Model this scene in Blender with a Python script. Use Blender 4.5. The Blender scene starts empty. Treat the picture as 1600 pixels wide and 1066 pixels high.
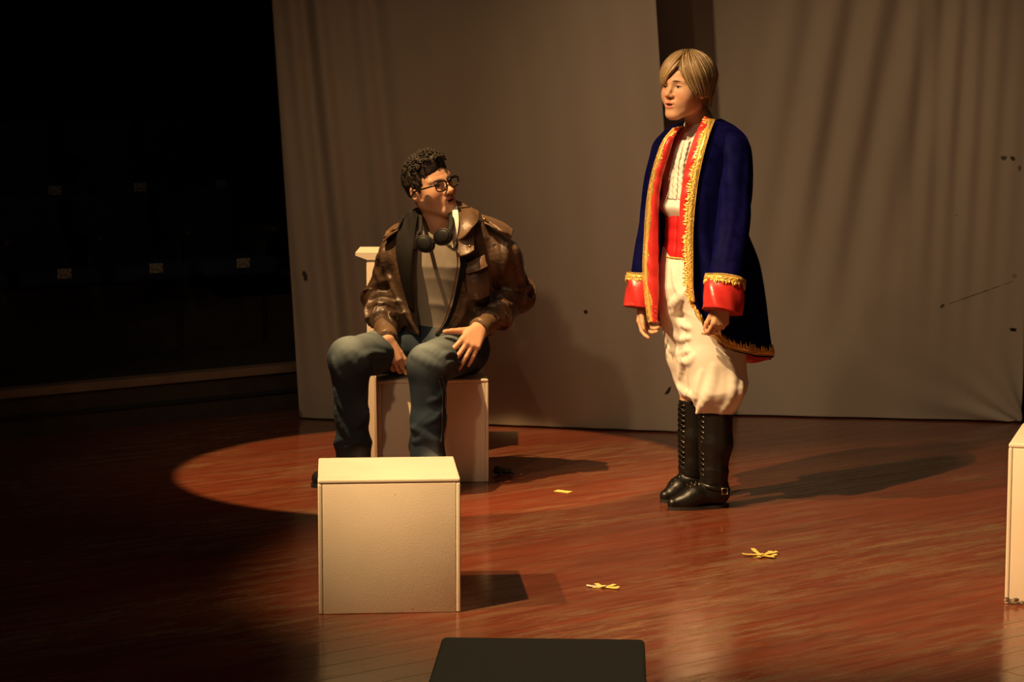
import bpy, math, random
import numpy as np
R = math.radians
random.seed(4); RNG = np.random.default_rng(7)
SC = bpy.context.scene
COL = SC.collection

# ------------------------------------------------------------------ camera, world, lights, exposure
FPX, CAM_H, HORIZON = 3600.0, 1.64, 100.0
PITCH = math.atan((533.0 - HORIZON) / FPX)
cam_d = bpy.data.cameras.new('camera'); cam = bpy.data.objects.new('camera', cam_d); COL.objects.link(cam)
cam.location = (0, 0, CAM_H); cam.rotation_euler = (math.pi / 2 - PITCH, 0, 0)
cam_d.sensor_width = 36.0; cam_d.lens = 36.0 * FPX / 1600.0
cam_d.clip_start = 0.1; cam_d.clip_end = 60
SC.camera = cam
SC.view_settings.view_transform = 'Standard'; SC.view_settings.look = 'None'
SC.view_settings.gamma = 1.0; SC.view_settings.use_curve_mapping = False
SC.view_settings.exposure = 0.0
SC.cycles.max_bounces = 6
world = bpy.data.worlds.new('world'); SC.world = world; world.use_nodes = True
world.node_tree.nodes['Background'].inputs[0].default_value = (0.45, 0.5, 1.0, 1)
world.node_tree.nodes['Background'].inputs[1].default_value = 0.0

def spot(name, loc, target, watts, col, half_deg, blend, size):
    d = bpy.data.lights.new(name, 'SPOT'); o = bpy.data.objects.new(name, d); COL.objects.link(o)
    o.location = loc
    v = np.array(target, float) - np.array(loc, float)
    from mathutils import Vector
    o.rotation_euler = Vector(v).to_track_quat('-Z', 'Y').to_euler()
    d.energy = watts; d.color = col; d.spot_size = R(2 * half_deg); d.spot_blend = blend; d.shadow_soft_size = size
    return o
WARM = (1.0, 0.63, 0.29)
spot('spotlight_pool', (-1.7, 7.75, 5.3), (-0.35, 9.27, 0.0), 2100, (1.0, 0.60, 0.25), 10.3, 0.05, 0.03)
spot('spotlight_key', (-3.3, 4.2, 6.6), (0.80, 7.50, 0.3), 3700, WARM, 12.6, 0.68, 0.04)
spot('spotlight_side', (-4.3, 5.3, 5.6), (1.0, 7.7, 0.3), 2300, WARM, 13.0, 0.8, 0.05)
spot('spotlight_wash', (-2.7, 2.2, 5.0), (-0.25, 10.2, 0.45), 360, (1.0, 0.66, 0.38), 12.5, 0.9, 0.16)
spot('spotlight_wash_right', (-3.1, 4.35, 6.7), (2.05, 10.55, 0.35), 1050, (1.0, 0.66, 0.38), 11.5, 0.9, 0.10)
_a = bpy.data.lights.new('fill_light', 'AREA'); _o = bpy.data.objects.new('fill_light', _a); COL.objects.link(_o)
_o.location = (0.3, 4.5, 7.2); _a.size = 2.5; _a.energy = 22; _a.color = (1.0, .78, .55)  # added weak overhead fill, lifts the dark cube and the shadows

# ------------------------------------------------------------------ helpers
def PX(u, v, D):
    """world point on the line of sight of photo pixel (u, v), at distance D along world Y"""
    cp, sp = math.cos(PITCH), math.sin(PITCH)
    d = np.array([u - 800.0, FPX * cp + (533.0 - v) * sp, -FPX * sp + (533.0 - v) * cp])
    return np.array([0, 0, CAM_H]) + d * (D / d[1])
def FL(u, v, z=0.0):
    cp, sp = math.cos(PITCH), math.sin(PITCH)
    d = np.array([u - 800.0, FPX * cp + (533.0 - v) * sp, -FPX * sp + (533.0 - v) * cp])
    return np.array([0, 0, CAM_H]) + d * ((z - CAM_H) / d[2])
def pixels(P):
    cp, sp = math.cos(PITCH), math.sin(PITCH); P = np.asarray(P, float) - np.array([0, 0, CAM_H])
    w = P[:, 1] * cp - P[:, 2] * sp; h = P[:, 1] * sp + P[:, 2] * cp
    return 800 + FPX * P[:, 0] / w, 533 - FPX * h / w
class Surface:
    """finds how far away a built garment is along a line of sight, to lay trims on it"""
    def __init__(s, P): s.P = np.asarray(P); s.u, s.v = pixels(P); s.D = s.P[:, 1]
    def at(s, u, v, off=0.0, default=9.0, r=2.2):
        m = (np.abs(s.u - u) < r) & (np.abs(s.v - v) < r)
        return (s.D[m].min() if m.any() else default) - off
def V(*a): return np.array(a, float)
def nrm(v): v = np.asarray(v, float); return v / (np.linalg.norm(v) + 1e-12)

def mat(name, base=(.5, .5, .5), rough=.6, spec=.5, metal=0.0, attr=None, noise=None, bump=None, sheen=None, sss=None, coat=None):
    """noise=(scale, colour2, lo, hi, stretch); bump=(scale, strength, distance)"""
    m = bpy.data.materials.new(name); m.use_nodes = True
    nt = m.node_tree; b = nt.nodes['Principled BSDF']; L = nt.links.new
    b.inputs['Base Color'].default_value = (*base, 1); b.inputs['Roughness'].default_value = rough
    b.inputs['Specular IOR Level'].default_value = spec; b.inputs['Metallic'].default_value = metal
    tc = nt.nodes.new('ShaderNodeTexCoord')
    colsock = None
    if attr:
        a = nt.nodes.new('ShaderNodeAttribute'); a.attribute_name = 'Col'; colsock = a.outputs['Color']
    if noise:
        sc, c2, lo, hi = noise[:4]
        n = nt.nodes.new('ShaderNodeTexNoise'); n.inputs['Scale'].default_value = sc; n.inputs['Detail'].default_value = 5
        mp = nt.nodes.new('ShaderNodeMapping'); mp.inputs['Scale'].default_value = noise[4] if len(noise) > 4 else (1, 1, 1)
        L(tc.outputs['Object'], mp.inputs[0]); L(mp.outputs[0], n.inputs['Vector'])
        mr = nt.nodes.new('ShaderNodeMapRange'); mr.inputs[1].default_value = lo; mr.inputs[2].default_value = hi
        L(n.outputs['Fac'], mr.inputs[0])
        mx = nt.nodes.new('ShaderNodeMix'); mx.data_type = 'RGBA'
        mx.inputs[6].default_value = (*base, 1); mx.inputs[7].default_value = (*c2, 1)
        if colsock is not None: L(colsock, mx.inputs[6])
        L(mr.outputs[0], mx.inputs[0]); colsock = mx.outputs[2]
    if colsock is not None: L(colsock, b.inputs['Base Color'])
    if bump:
        n = nt.nodes.new('ShaderNodeTexNoise'); n.inputs['Scale'].default_value = bump[0]; n.inputs['Detail'].default_value = 4
        L(tc.outputs['Object'], n.inputs['Vector'])
        bp = nt.nodes.new('ShaderNodeBump'); bp.inputs['Strength'].default_value = bump[1]; bp.inputs['Distance'].default_value = bump[2]
        L(n.outputs['Fac'], bp.inputs['Height']); L(bp.outputs[0], b.inputs['Normal'])
    if sheen:
        b.inputs['Sheen Weight'].default_value = sheen[0]; b.inputs['Sheen Roughness'].default_value = sheen[1]
        b.inputs['Sheen Tint'].default_value = (*sheen[2], 1)
    if sss:
        b.inputs['Subsurface Weight'].default_value = sss[0]; b.inputs['Subsurface Radius'].default_value = (1, .35, .2)
        b.inputs['Subsurface Scale'].default_value = sss[1]
    if coat:
        b.inputs['Coat Weight'].default_value = coat[0]; b.inputs['Coat Roughness'].default_value = coat[1]
    return m

def props(o, label=None, cat=None, group=None, kind=None):
    if label: o['label'] = label
    if cat: o['category'] = cat
    if group: o['group'] = group
    if kind: o['kind'] = kind
    return o
def thing(name, loc, label, cat, group=None, rz=0.0):
    o = bpy.data.objects.new(name, None); COL.objects.link(o); o.empty_display_size = .1
    o.location = loc; o.rotation_euler = (0, 0, rz)
    return props(o, label, cat, group)
def link(name, me, parent=None, loc=(0, 0, 0), rz=0.0):
    o = bpy.data.objects.new(name, me); COL.objects.link(o); o.location = loc; o.rotation_euler = (0, 0, rz)
    if parent is not None: o.parent = parent
    return o
def origin_of(parent):
    p = V(0, 0, 0)
    while parent is not None:
        p = p + np.array(parent.location); parent = parent.parent
    return p

class MB:
    """gathers verts/faces of one mesh"""
    def __init__(s): s.v = []; s.f = []; s.m = []; s.n = 0; s.col = []
    def add(s, v, f, mi=0, col=None):
        v = np.asarray(v, float).reshape(-1, 3); s.v.append(v)
        for q in f: s.f.append(tuple(int(i) + s.n for i in q)); s.m.append(mi)
        if col is not None: s.col.append(np.broadcast_to(np.asarray(col, float), (len(v), 3)))
        s.n += len(v); return s
    def box(s, c, d, rz=0.0, mi=0):
        c = np.asarray(c, float); d = np.asarray(d, float) / 2
        v = np.array([[x, y, z] for x in (-1, 1) for y in (-1, 1) for z in (-1, 1)]) * d
        ca, sa = math.cos(rz), math.sin(rz)
        v = np.c_[v[:, 0] * ca - v[:, 1] * sa, v[:, 0] * sa + v[:, 1] * ca, v[:, 2]] + c
        return s.add(v, [(0, 1, 3, 2), (4, 6, 7, 5), (0, 4, 5, 1), (2, 3, 7, 6), (0, 2, 6, 4), (1, 5, 7, 3)], mi)
    def tube(s, pts, r, n=8, closed=False, mi=0, flat=1.0, side=None, cap=True):
        pts = np.asarray(pts, float); N = len(pts); r = np.broadcast_to(np.asarray(r, float), (N,))
        if closed: t = np.roll(pts, -1, 0) - np.roll(pts, 1, 0)
        else: t = np.gradient(pts, axis=0)
        t /= np.linalg.norm(t, axis=1)[:, None] + 1e-12
        a = nrm(np.cross(t[0], (0.3, 0.2, 1.0) if side is None else np.cross(side, t[0])))
        vs = []
        for i in range(N):
            a = nrm(a - t[i] * np.dot(a, t[i])); b = np.cross(t[i], a)
            ang = np.arange(n) * 2 * math.pi / n
            vs.append(pts[i] + r[i] * (np.cos(ang)[:, None] * a + flat * np.sin(ang)[:, None] * b))
        v = np.concatenate(vs); f = []
        M = N if closed else N - 1
        for i in range(M):
            j = (i + 1) % N
            for k in range(n):
                k2 = (k + 1) % n; f.append((i * n + k, i * n + k2, j * n + k2, j * n + k))
        if cap and not closed:
            f.append(tuple(range(n - 1, -1, -1))); f.append(tuple((N - 1) * n + k for k in range(n)))
        return s.add(v, f, mi)
    def ell(s, c, r, frame=None, nu=10, nv=6, mi=0):
        u = np.arange(nu) * 2 * math.pi / nu; vv = np.linspace(0, math.pi, nv + 1)[1:-1]
        P = [np.c_[np.sin(a) * np.cos(u), np.sin(a) * np.sin(u), np.full(nu, np.cos(a))] for a in vv]
        P = np.concatenate(P + [np.array([[0, 0, 1], [0, 0, -1]])]) * np.asarray(r, float)
        if frame is not None: P = P @ np.asarray(frame, float)      # rows of frame = axes
        f = []; m = len(vv)
        for i in range(m - 1):
            for k in range(nu): f.append((i * nu + k, (i + 1) * nu + k, (i + 1) * nu + (k + 1) % nu, i * nu + (k + 1) % nu))
        for k in range(nu):
            f.append((m * nu, k, (k + 1) % nu)); f.append((m * nu + 1, (m - 1) * nu + (k + 1) % nu, (m - 1) * nu + k))
        return s.add(P + np.asarray(c, float), f, mi)
    def build(s, name, mats, parent=None, smooth=True, local=False, loc=None):
        v = np.concatenate(s.v)
        if parent is not None and not local: v = v - origin_of(parent)
        return mk(name, v, s.f, mats, parent, smooth, s.m, np.concatenate(s.col) if s.col else None, loc)

def mk(name, v, f, mats, parent=None, smooth=True, mi=None, col=None, loc=None):
    me = bpy.data.meshes.new(name)
    v = np.asarray(v, float)
    if loc is not None: v = v - np.asarray(loc, float)
    if isinstance(f, np.ndarray):
        me.vertices.add(len(v)); me.vertices.foreach_set('co', v.astype(np.float32).ravel())
        me.loops.add(f.size); me.loops.foreach_set('vertex_index', f.astype(np.int32).ravel())
        me.polygons.add(len(f)); me.polygons.foreach_set('loop_start', (np.arange(len(f)) * f.shape[1]).astype(np.int32))
        me.update(calc_edges=True); me.validate()
    else:
        me.from_pydata([tuple(x) for x in v], [], f); me.update()
    for m in (mats if isinstance(mats, (list, tuple)) else [mats]): me.materials.append(m)
    if mi is not None and len(mi) == len(me.polygons): me.polygons.foreach_set('material_index', np.asarray(mi, np.int32))
    if col is not None:
        a = me.color_attributes.new('Col', 'FLOAT_COLOR', 'POINT')
        a.data.foreach_set('color', np.c_[col, np.ones(len(col))].astype(np.float32).ravel())
    if smooth: me.polygons.foreach_set('use_smooth', np.ones(len(me.polygons), bool))
    return link(name, me, parent, (0, 0, 0) if loc is None else loc)

def crom(P, n, axis=0):
    """Catmull-Rom resample of control points along axis, n points"""
    P = np.moveaxis(np.asarray(P, float), axis, 0); N = len(P)
    t = np.linspace(0, N - 1, n); i = np.clip(t.astype(int), 0, N - 2); u = (t - i).reshape(-1, *([1] * (P.ndim - 1)))
    p0 = P[np.clip(i - 1, 0, N - 1)]; p1 = P[i]; p2 = P[i + 1]; p3 = P[np.clip(i + 2, 0, N - 1)]
    o = .5 * ((2 * p1) + (-p0 + p2) * u + (2 * p0 - 5 * p1 + 4 * p2 - p3) * u ** 2 + (-p0 + 3 * p1 - 3 * p2 + p3) * u ** 3)
    return np.moveaxis(o, 0, axis)
def gridnormals(G):
    du = np.gradient(G, axis=0); dv = np.gradient(G, axis=1); n = np.cross(du, dv)
    return n / (np.linalg.norm(n, axis=2)[:, :, None] + 1e-12)
def solidgrid(mb, G, th, mi=0, mi_in=None, mi_edge=None):
    """thick sheet from a point grid; th along the grid normal (du x dv)"""
    a, b = G.shape[:2]; n = gridnormals(G)
    A = (G + n * th / 2).reshape(-1, 3); B = (G - n * th / 2).reshape(-1, 3); N = a * b
    idx = lambda i, j: i * b + j
    f = [(idx(i, j), idx(i + 1, j), idx(i + 1, j + 1), idx(i, j + 1)) for i in range(a - 1) for j in range(b - 1)]
    g = [(N + idx(i, j), N + idx(i, j + 1), N + idx(i + 1, j + 1), N + idx(i + 1, j)) for i in range(a - 1) for j in range(b - 1)]
    e = []
    for i in range(a - 1):
        e.append((idx(i, 0), N + idx(i, 0), N + idx(i + 1, 0), idx(i + 1, 0)))
        e.append((idx(i, b - 1), idx(i + 1, b - 1), N + idx(i + 1, b - 1), N + idx(i, b - 1)))
    for j in range(b - 1):
        e.append((idx(0, j), idx(0, j + 1), N + idx(0, j + 1), N + idx(0, j)))
        e.append((idx(a - 1, j), N + idx(a - 1, j), N + idx(a - 1, j + 1), idx(a - 1, j + 1)))
    base = mb.n
    mb.add(np.r_[A, B], f, mi)
    for q in g: mb.f.append(tuple(k + base for k in q)); mb.m.append(mi if mi_in is None else mi_in)
    for q in e: mb.f.append(tuple(k + base for k in q)); mb.m.append(mi if mi_edge is None else mi_edge)
    return mb
def sheet(name, ctrl, th, m, parent, nu=24, nv=24, wob=0.0):
    G = crom(crom(ctrl, nu, 0), nv, 1)
    if wob: G = G + gridnormals(G) * (wob * wave3(G * 1.0, 40.0))[:, :, None]
    mb = MB(); solidgrid(mb, G, th); return mb.build(name, m, parent)

# ---- cheap smooth noise: a few random sine waves
_WK = RNG.normal(size=(7, 3)); _WK /= np.linalg.norm(_WK, axis=1)[:, None]; _WP = RNG.uniform(0, 6.28, 7)
def waves(x, y, z, freq, seed=0):
    o = 0.0
    for i in range(5):
        k = _WK[(i + seed) % 7] * freq * (0.7 + .22 * i)
        o = o + np.sin(k[0] * x + k[1] * y + k[2] * z + _WP[(i * 2 + seed) % 7] + seed)
    return o / 3.0
def wave3(P, freq, seed=0): return waves(P[..., 0], P[..., 1], P[..., 2], freq, seed)

# ---- signed-distance modelling on a rectilinear grid, meshed with surface nets
def axis(lo, hi, h, fine=()):
    out = [lo]
    while out[-1] < hi:
        c = out[-1]; s = h
        for a, b, hf in fine:
            if a <= c < b: s = min(s, hf)
        out.append(c + s)
    return np.array(out, np.float32)
def smin(a, b, k):
    if k <= 0: return np.minimum(a, b)
    h = np.maximum(k - np.abs(a - b), 0) / k
    return np.minimum(a, b) - h * h * k * .25
def smax(a, b, k): return -smin(-a, -b, k)
def d_cone(X, Y, Z, a, b, r1, r2):
    ba = b - a; bb = float(ba @ ba) + 1e-12
    px, py, pz = X - a[0], Y - a[1], Z - a[2]
    t = np.clip((px * ba[0] + py * ba[1] + pz * ba[2]) / bb, 0, 1)
    return np.sqrt((px - t * ba[0]) ** 2 + (py - t * ba[1]) ** 2 + (pz - t * ba[2]) ** 2) - (r1 + (r2 - r1) * t), t
def d_ell(X, Y, Z, c, r):
    x, y, z = (X - c[0]), (Y - c[1]), (Z - c[2])
    k0 = np.sqrt((x / r[0]) ** 2 + (y / r[1]) ** 2 + (z / r[2]) ** 2)
    k1 = np.sqrt((x / r[0] ** 2) ** 2 + (y / r[1] ** 2) ** 2 + (z / r[2] ** 2) ** 2) + 1e-9
    return k0 * (k0 - 1) / k1
def d_loft(X, Y, Z, zs, cx, cy, a, b, ang, p=2.0):
    """upright tube of elliptical sections: zs ascending; centre (cx,cy), half sizes a (along ang), b (across)"""
    z1 = np.clip(Z, zs[0], zs[-1]).ravel()
    f = lambda q: np.interp(z1, zs, q).astype(np.float32).reshape(1, 1, -1) if Z.shape[0] == 1 else np.interp(Z, zs, q).astype(np.float32)
    ca, sa = math.cos(ang), math.sin(ang)
    A, B = f(a), f(b)
    x, y = X - f(cx), Y - f(cy)
    l, w = np.abs(x * ca + y * sa) / A, np.abs(-x * sa + y * ca) / B
    d = ((l ** p + w ** p) ** (1 / p) - 1) * np.minimum(A, B)
    return np.maximum(d, np.maximum(zs[0] - Z, Z - zs[-1]))
class Vol:
    def __init__(s, xs, ys, zs):
        s.x, s.y, s.z = xs, ys, zs
        s.F = np.full((len(xs), len(ys), len(zs)), 1.0, np.float32)
    def blk(s, lo, hi, pad=.03):
        sl = []
        for ax, a, b in zip((s.x, s.y, s.z), lo, hi):
            i = max(0, int(np.searchsorted(ax, a - pad)) - 1); j = min(len(ax), int(np.searchsorted(ax, b + pad)) + 1)
            sl.append(slice(i, j))
        sl = tuple(sl)
        return sl, s.x[sl[0]][:, None, None], s.y[sl[1]][None, :, None], s.z[sl[2]][None, None, :]
    def put(s, sl, d, k=0.0): s.F[sl] = smin(s.F[sl], d.astype(np.float32), k)
    def cut(s, sl, d, k=0.0): s.F[sl] = smax(s.F[sl], -d.astype(np.float32), k)
    def cone(s, a, b, r1, r2, k=0.02):
        a, b = np.asarray(a, float), np.asarray(b, float); r = max(r1, r2) + k
        sl, X, Y, Z = s.blk(np.minimum(a, b) - r, np.maximum(a, b) + r)
        s.put(sl, d_cone(X, Y, Z, a, b, r1, r2)[0], k)
    def chain(s, pts, rs, k=0.02, kin=0.0, fold=None):
        """one limb; fold(arclength, X, Y, Z) is added to its distance"""
        pts = [np.asarray(p, float) for p in pts]; r = max(rs) + .04 + k
        sl, X, Y, Z = s.blk(np.min(pts, 0) - r, np.max(pts, 0) + r)
        best = None; arc = None; s0 = 0.0
        for i in range(len(pts) - 1):
            L = np.linalg.norm(pts[i + 1] - pts[i])
            d, t = d_cone(X, Y, Z, pts[i], pts[i + 1], rs[i], rs[i + 1])
            if best is None: best, arc = d, s0 + t * L
            else:
                arc = np.where(d < best, s0 + t * L, arc); best = smin(best, d, kin)
            s0 += L
        if fold is not None: best = best + fold(arc, X, Y, Z)
        s.put(sl, best, k)
    def ell(s, c, r, k=0.02):
        c, r = np.asarray(c, float), np.asarray(r, float)
        sl, X, Y, Z = s.blk(c - r - k, c + r + k); s.put(sl, d_ell(X, Y, Z, c, r), k)
    def mesh(s):
        F = s.F; n0, n1, n2 = F.shape; I = F < 0
        c = [I[a:n0 - 1 + a, b:n1 - 1 + b, d:n2 - 1 + d] for a in (0, 1) for b in (0, 1) for d in (0, 1)]
        anyc = c[0].copy(); allc = c[0].copy()
        for q in c[1:]: anyc |= q; allc &= q
        cells = np.argwhere(anyc & ~allc)
        i, j, k = cells.T
        acc = np.zeros((len(cells), 3)); cnt = np.zeros(len(cells)); AX = (s.x, s.y, s.z)
        for a in range(3):
            o1, o2 = [q for q in range(3) if q != a]
            for p in (0, 1):
                for q in (0, 1):
                    off = [0, 0, 0]; off[o1] = p; off[o2] = q
                    A = [i + off[0], j + off[1], k + off[2]]; B = list(A); B[a] = A[a] + 1
                    fa = F[A[0], A[1], A[2]]; fb = F[B[0], B[1], B[2]]
                    m = (fa < 0) != (fb < 0); t = np.where(m, fa / np.where(fa == fb, 1, fa - fb), 0)
                    for d in range(3):
                        pos = AX[d][A[d]].astype(float)
                        if d == a: pos = pos + t * (AX[d][B[d]] - AX[d][A[d]])
                        acc[:, d] += np.where(m, pos, 0)
                    cnt += m
        verts = acc / np.maximum(cnt, 1)[:, None]
        num = np.full((n0 - 1, n1 - 1, n2 - 1), -1, np.int32); num[i, j, k] = np.arange(len(cells))
        quads = []
        for a in range(3):
            lo = [slice(None)] * 3; hi = [slice(None)] * 3; lo[a] = slice(0, -1); hi[a] = slice(1, None)
            o1, o2 = (a + 1) % 3, (a + 2) % 3
            S = I[tuple(lo)] != I[tuple(hi)]; E = np.argwhere(S)
            ok = (E[:, o1] > 0) & (E[:, o1] < F.shape[o1] - 1) & (E[:, o2] > 0) & (E[:, o2] < F.shape[o2] - 1)
            E = E[ok]; ins = I[E[:, 0], E[:, 1], E[:, 2]]
            def cell(p, q):
                C = E.copy(); C[:, o1] -= p; C[:, o2] -= q; return num[C[:, 0], C[:, 1], C[:, 2]]
            Q = np.c_[cell(1, 1), cell(0, 1), cell(0, 0), cell(1, 0)]
            Q = np.where(ins[:, None], Q, Q[:, ::-1]); quads.append(Q)
        Q = np.concatenate(quads); Q = Q[(Q >= 0).all(1)]
        return verts, Q
def folds(vol, surf, paths, r=.012, k=.03, sink=.45):
    """raised creases laid along lines of sight on a garment already meshed"""
    for path in paths:
        rr_ = path[0] if isinstance(path[0], (int, float)) else 1.0
        pts_ = crom(np.array([p for p in path if not isinstance(p, (int, float))], float), 9)
        D = np.array([surf.at(a, b, 0, np.nan, 3.0) for a, b in pts_])
        ok = ~np.isnan(D)
        if ok.sum() < 4: continue
        D = np.interp(np.arange(9), np.flatnonzero(ok), D[ok])
        rad = np.array([.35, .7, .9, 1, 1, 1, .9, .7, .35]) * r * rr_
        P = [PX(a, b, d + r * rr_ * sink * 2) for (a, b), d in zip(pts_, D)]
        vol.chain(P, list(rad), k=k * rr_, kin=.004)
def keep_largest(v, f):
    """drop stray islands"""
    n = len(v); lab = np.arange(n)
    for _ in range(400):
        m = lab[f].min(1); new = lab.copy(); np.minimum.at(new, f.ravel(), np.repeat(m, f.shape[1])); new = new[new]
        if (new == lab).all(): break
        lab = new
    u, c = np.unique(lab, return_counts=True); big = u[c.argmax()]
    keep = lab == big; mp = np.cumsum(keep) - 1; f = f[keep[f].all(1)]
    return v[keep], mp[f]
def ridge(x): return np.clip(1.08 - np.sqrt(np.sin(x) ** 2 + .018), 0, 1) ** 2
# ------------------------------------------------------------------ setting
PLANK_ANG = R(37.0); PD = V(math.cos(PLANK_ANG), math.sin(PLANK_ANG)); PN = V(-math.sin(PLANK_ANG), math.cos(PLANK_ANG))

def floor_mat(name):
    m = bpy.data.materials.new(name); m.use_nodes = True; nt = m.node_tree; b = nt.nodes['Principled BSDF']; L = nt.links.new
    g = nt.nodes.new('ShaderNodeNewGeometry'); mp = nt.nodes.new('ShaderNodeMapping'); mp.inputs['Rotation'].default_value = (0, 0, -PLANK_ANG)
    mp.vector_type = 'POINT'
    L(g.outputs['Position'], mp.inputs[0])
    def noise(scale, stretch, detail=6, rough=.6, off=(0, 0, 0)):
        q = nt.nodes.new('ShaderNodeMapping'); q.inputs['Scale'].default_value = stretch; q.inputs['Location'].default_value = off
        L(mp.outputs[0], q.inputs[0]); n = nt.nodes.new('ShaderNodeTexNoise'); n.inputs['Scale'].default_value = scale
        n.inputs['Detail'].default_value = detail; n.inputs['Roughness'].default_value = rough; L(q.outputs[0], n.inputs['Vector']); return n.outputs['Fac']
    def rng(s, a, c, lo=0, hi=1):
        r = nt.nodes.new('ShaderNodeMapRange'); r.inputs[1].default_value = a; r.inputs[2].default_value = c
        r.inputs[3].default_value = lo; r.inputs[4].default_value = hi; L(s, r.inputs[0]); return r.outputs[0]
    def mix(f, a, c):
        x = nt.nodes.new('ShaderNodeMix'); x.data_type = 'RGBA'
        for s, t in ((f, x.inputs[0]), (a, x.inputs[6]), (c, x.inputs[7])):
            if isinstance(s, tuple): t.default_value = (*s, 1)
            elif isinstance(s, float): t.default_value = s
            else: L(s, t)
        return x.outputs[2]
    def mul(a, c):
        x = nt.nodes.new('ShaderNodeMath'); x.operation = 'MULTIPLY'
        for s, t in ((a, x.inputs[0]), (c, x.inputs[1])):
            if isinstance(s, float): t.default_value = s
            else: L(s, t)
        return x.outputs[0]
    oi = nt.nodes.new('ShaderNodeObjectInfo')
    base = mix(rng(noise(3.0, (.5, 7, 1), 8, .7), .35, .68), (.125, .024, .011), (.215, .048, .021))
    base = mix(rng(oi.outputs['Random'], 0, 1, 0, .28), base, (.085, .020, .010))
    big = rng(noise(1.15, (.55, 1.25, 1), 4, .6), .40, .58)                # where feet have worn the paint
    fine = rng(noise(5.5, (.55, 3.6, 1), 12, .82), .45, .57)
    wear = mul(fine, rng(big, 0, 1, .10, 1.0))
    base = mix(mul(wear, .88), base, (.175, .105, .058))
    pale = mul(rng(noise(4.0, (.45, 4.2, 1), 10, .75, (5, 2, 0)), .57, .66), rng(big, 0, 1, .25, 1.0))
    base = mix(mul(pale, .6), base, (.30, .155, .080))
    scr = rng(noise(26.0, (.05, 5.0, 1), 2, .4, (3, 1, 0)), .70, .76)
    base = mix(mul(scr, .5), base, (.36, .17, .085))
    dirt = rng(noise(2.2, (.6, 2.0, 1), 8, .7, (7, 4, 0)), .56, .74)
    base = mix(mul(dirt, .6), base, (.05, .026, .014))
    L(base, b.inputs['Base Color'])
    ad = nt.nodes.new('ShaderNodeMath'); ad.operation = 'ADD'
    L(rng(noise(9.0, (.4, 4, 1), 5), .3, .75, .10, .20), ad.inputs[0]); L(rng(wear, 0, 1, 0, .16), ad.inputs[1])
    L(ad.outputs[0], b.inputs['Roughness'])
    b.inputs['Specular IOR Level'].default_value = .5
    bp = nt.nodes.new('ShaderNodeBump'); bp.inputs['Strength'].default_value = .10; bp.inputs['Distance'].default_value = .002
    L(noise(10.0, (.3, 6, 1), 6), bp.inputs['Height']); L(bp.outputs[0], b.inputs['Normal'])
    return m
M_floor = floor_mat('painted_floor')
M_dark = mat('black_paint', (.012, .012, .013), .8)
M_riser = mat('dark_riser', (.05, .035, .025), .75, noise=(8, (.03, .02, .015), .4, .7))
M_ledge = mat('ledge_wood', (.24, .16, .11), .6, noise=(6, (.16, .10, .07), .4, .7))

mb = MB(); mb.box((0, 6.0, -.053), (17, 19, .10)); fl = mb.build('floor', M_floor, smooth=False); props(fl, kind='structure')
# planks: rows along PD, staggered lengths, only the rows the picture can see
PW, PLN, TH = .115, 3.6, .003
pm = {}
def plank_mesh(ln):
    k = round(ln, 2)
    if k not in pm:
        q = MB(); c = .0008; a, w = ln / 2 - .0006, PW / 2 - .0005
        top = [(-a + c, -w + c, 0), (a - c, -w + c, 0), (a - c, w - c, 0), (-a + c, w - c, 0)]
        mid = [(-a, -w, -c), (a, -w, -c), (a, w, -c), (-a, w, -c)]; bot = [(-a, -w, -TH), (a, -w, -TH), (a, w, -TH), (-a, w, -TH)]
        f = [(0, 1, 2, 3)] + [(i + 4, (i + 1) % 4 + 4, (i + 1) % 4, i) for i in range(4)] + [(i + 8, (i + 1) % 4 + 8, (i + 1) % 4 + 4, i + 4) for i in range(4)]
        me = bpy.data.meshes.new('plank'); me.from_pydata(top + mid + bot, [], f); me.materials.append(M_floor); me.update(); pm[k] = me
    return pm[k]
cnt = 0
for r in range(-40, 140):
    n0 = r * PW; off = (r * 1.37) % PLN
    for c in range(-4, 6):
        t0 = c * PLN + off
        # keep if any sample of the plank falls in the seen wedge of floor
        keep = False
        for q in np.linspace(0, 1, 9):
            p = PD * (t0 + q * PLN) + PN * n0
            if 5.3 < p[1] < 11.3 and abs(p[0]) < p[1] * .235 + .10: keep = True
        if keep:
            p = PD * (t0 + PLN / 2) + PN * n0
            o = link('plank', plank_mesh(PLN), fl, (p[0], p[1], 0.0), PLANK_ANG); cnt += 1
print('planks', cnt)

# room shell, all but black in the photograph
def slab(name, c, d, m, rz=0.0):
    q = MB(); q.box(c, d, rz); return props(q.build(name, m, smooth=False), kind='structure')
slab('wall_back', (0, 15.3, 2.4), (17, .2, 5.2), M_dark)
slab('wall_left', (-8.4, 6, 2.4), (.2, 19, 5.2), M_dark)
slab('wall_right', (8.4, 6, 2.4), (.2, 19, 5.2), M_dark)
slab('wall_front', (0, -3.4, 2.4), (17, .2, 5.2), M_dark)
slab('ceiling', (0, 6, 7.6), (17, 19, .2), M_dark)

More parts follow.
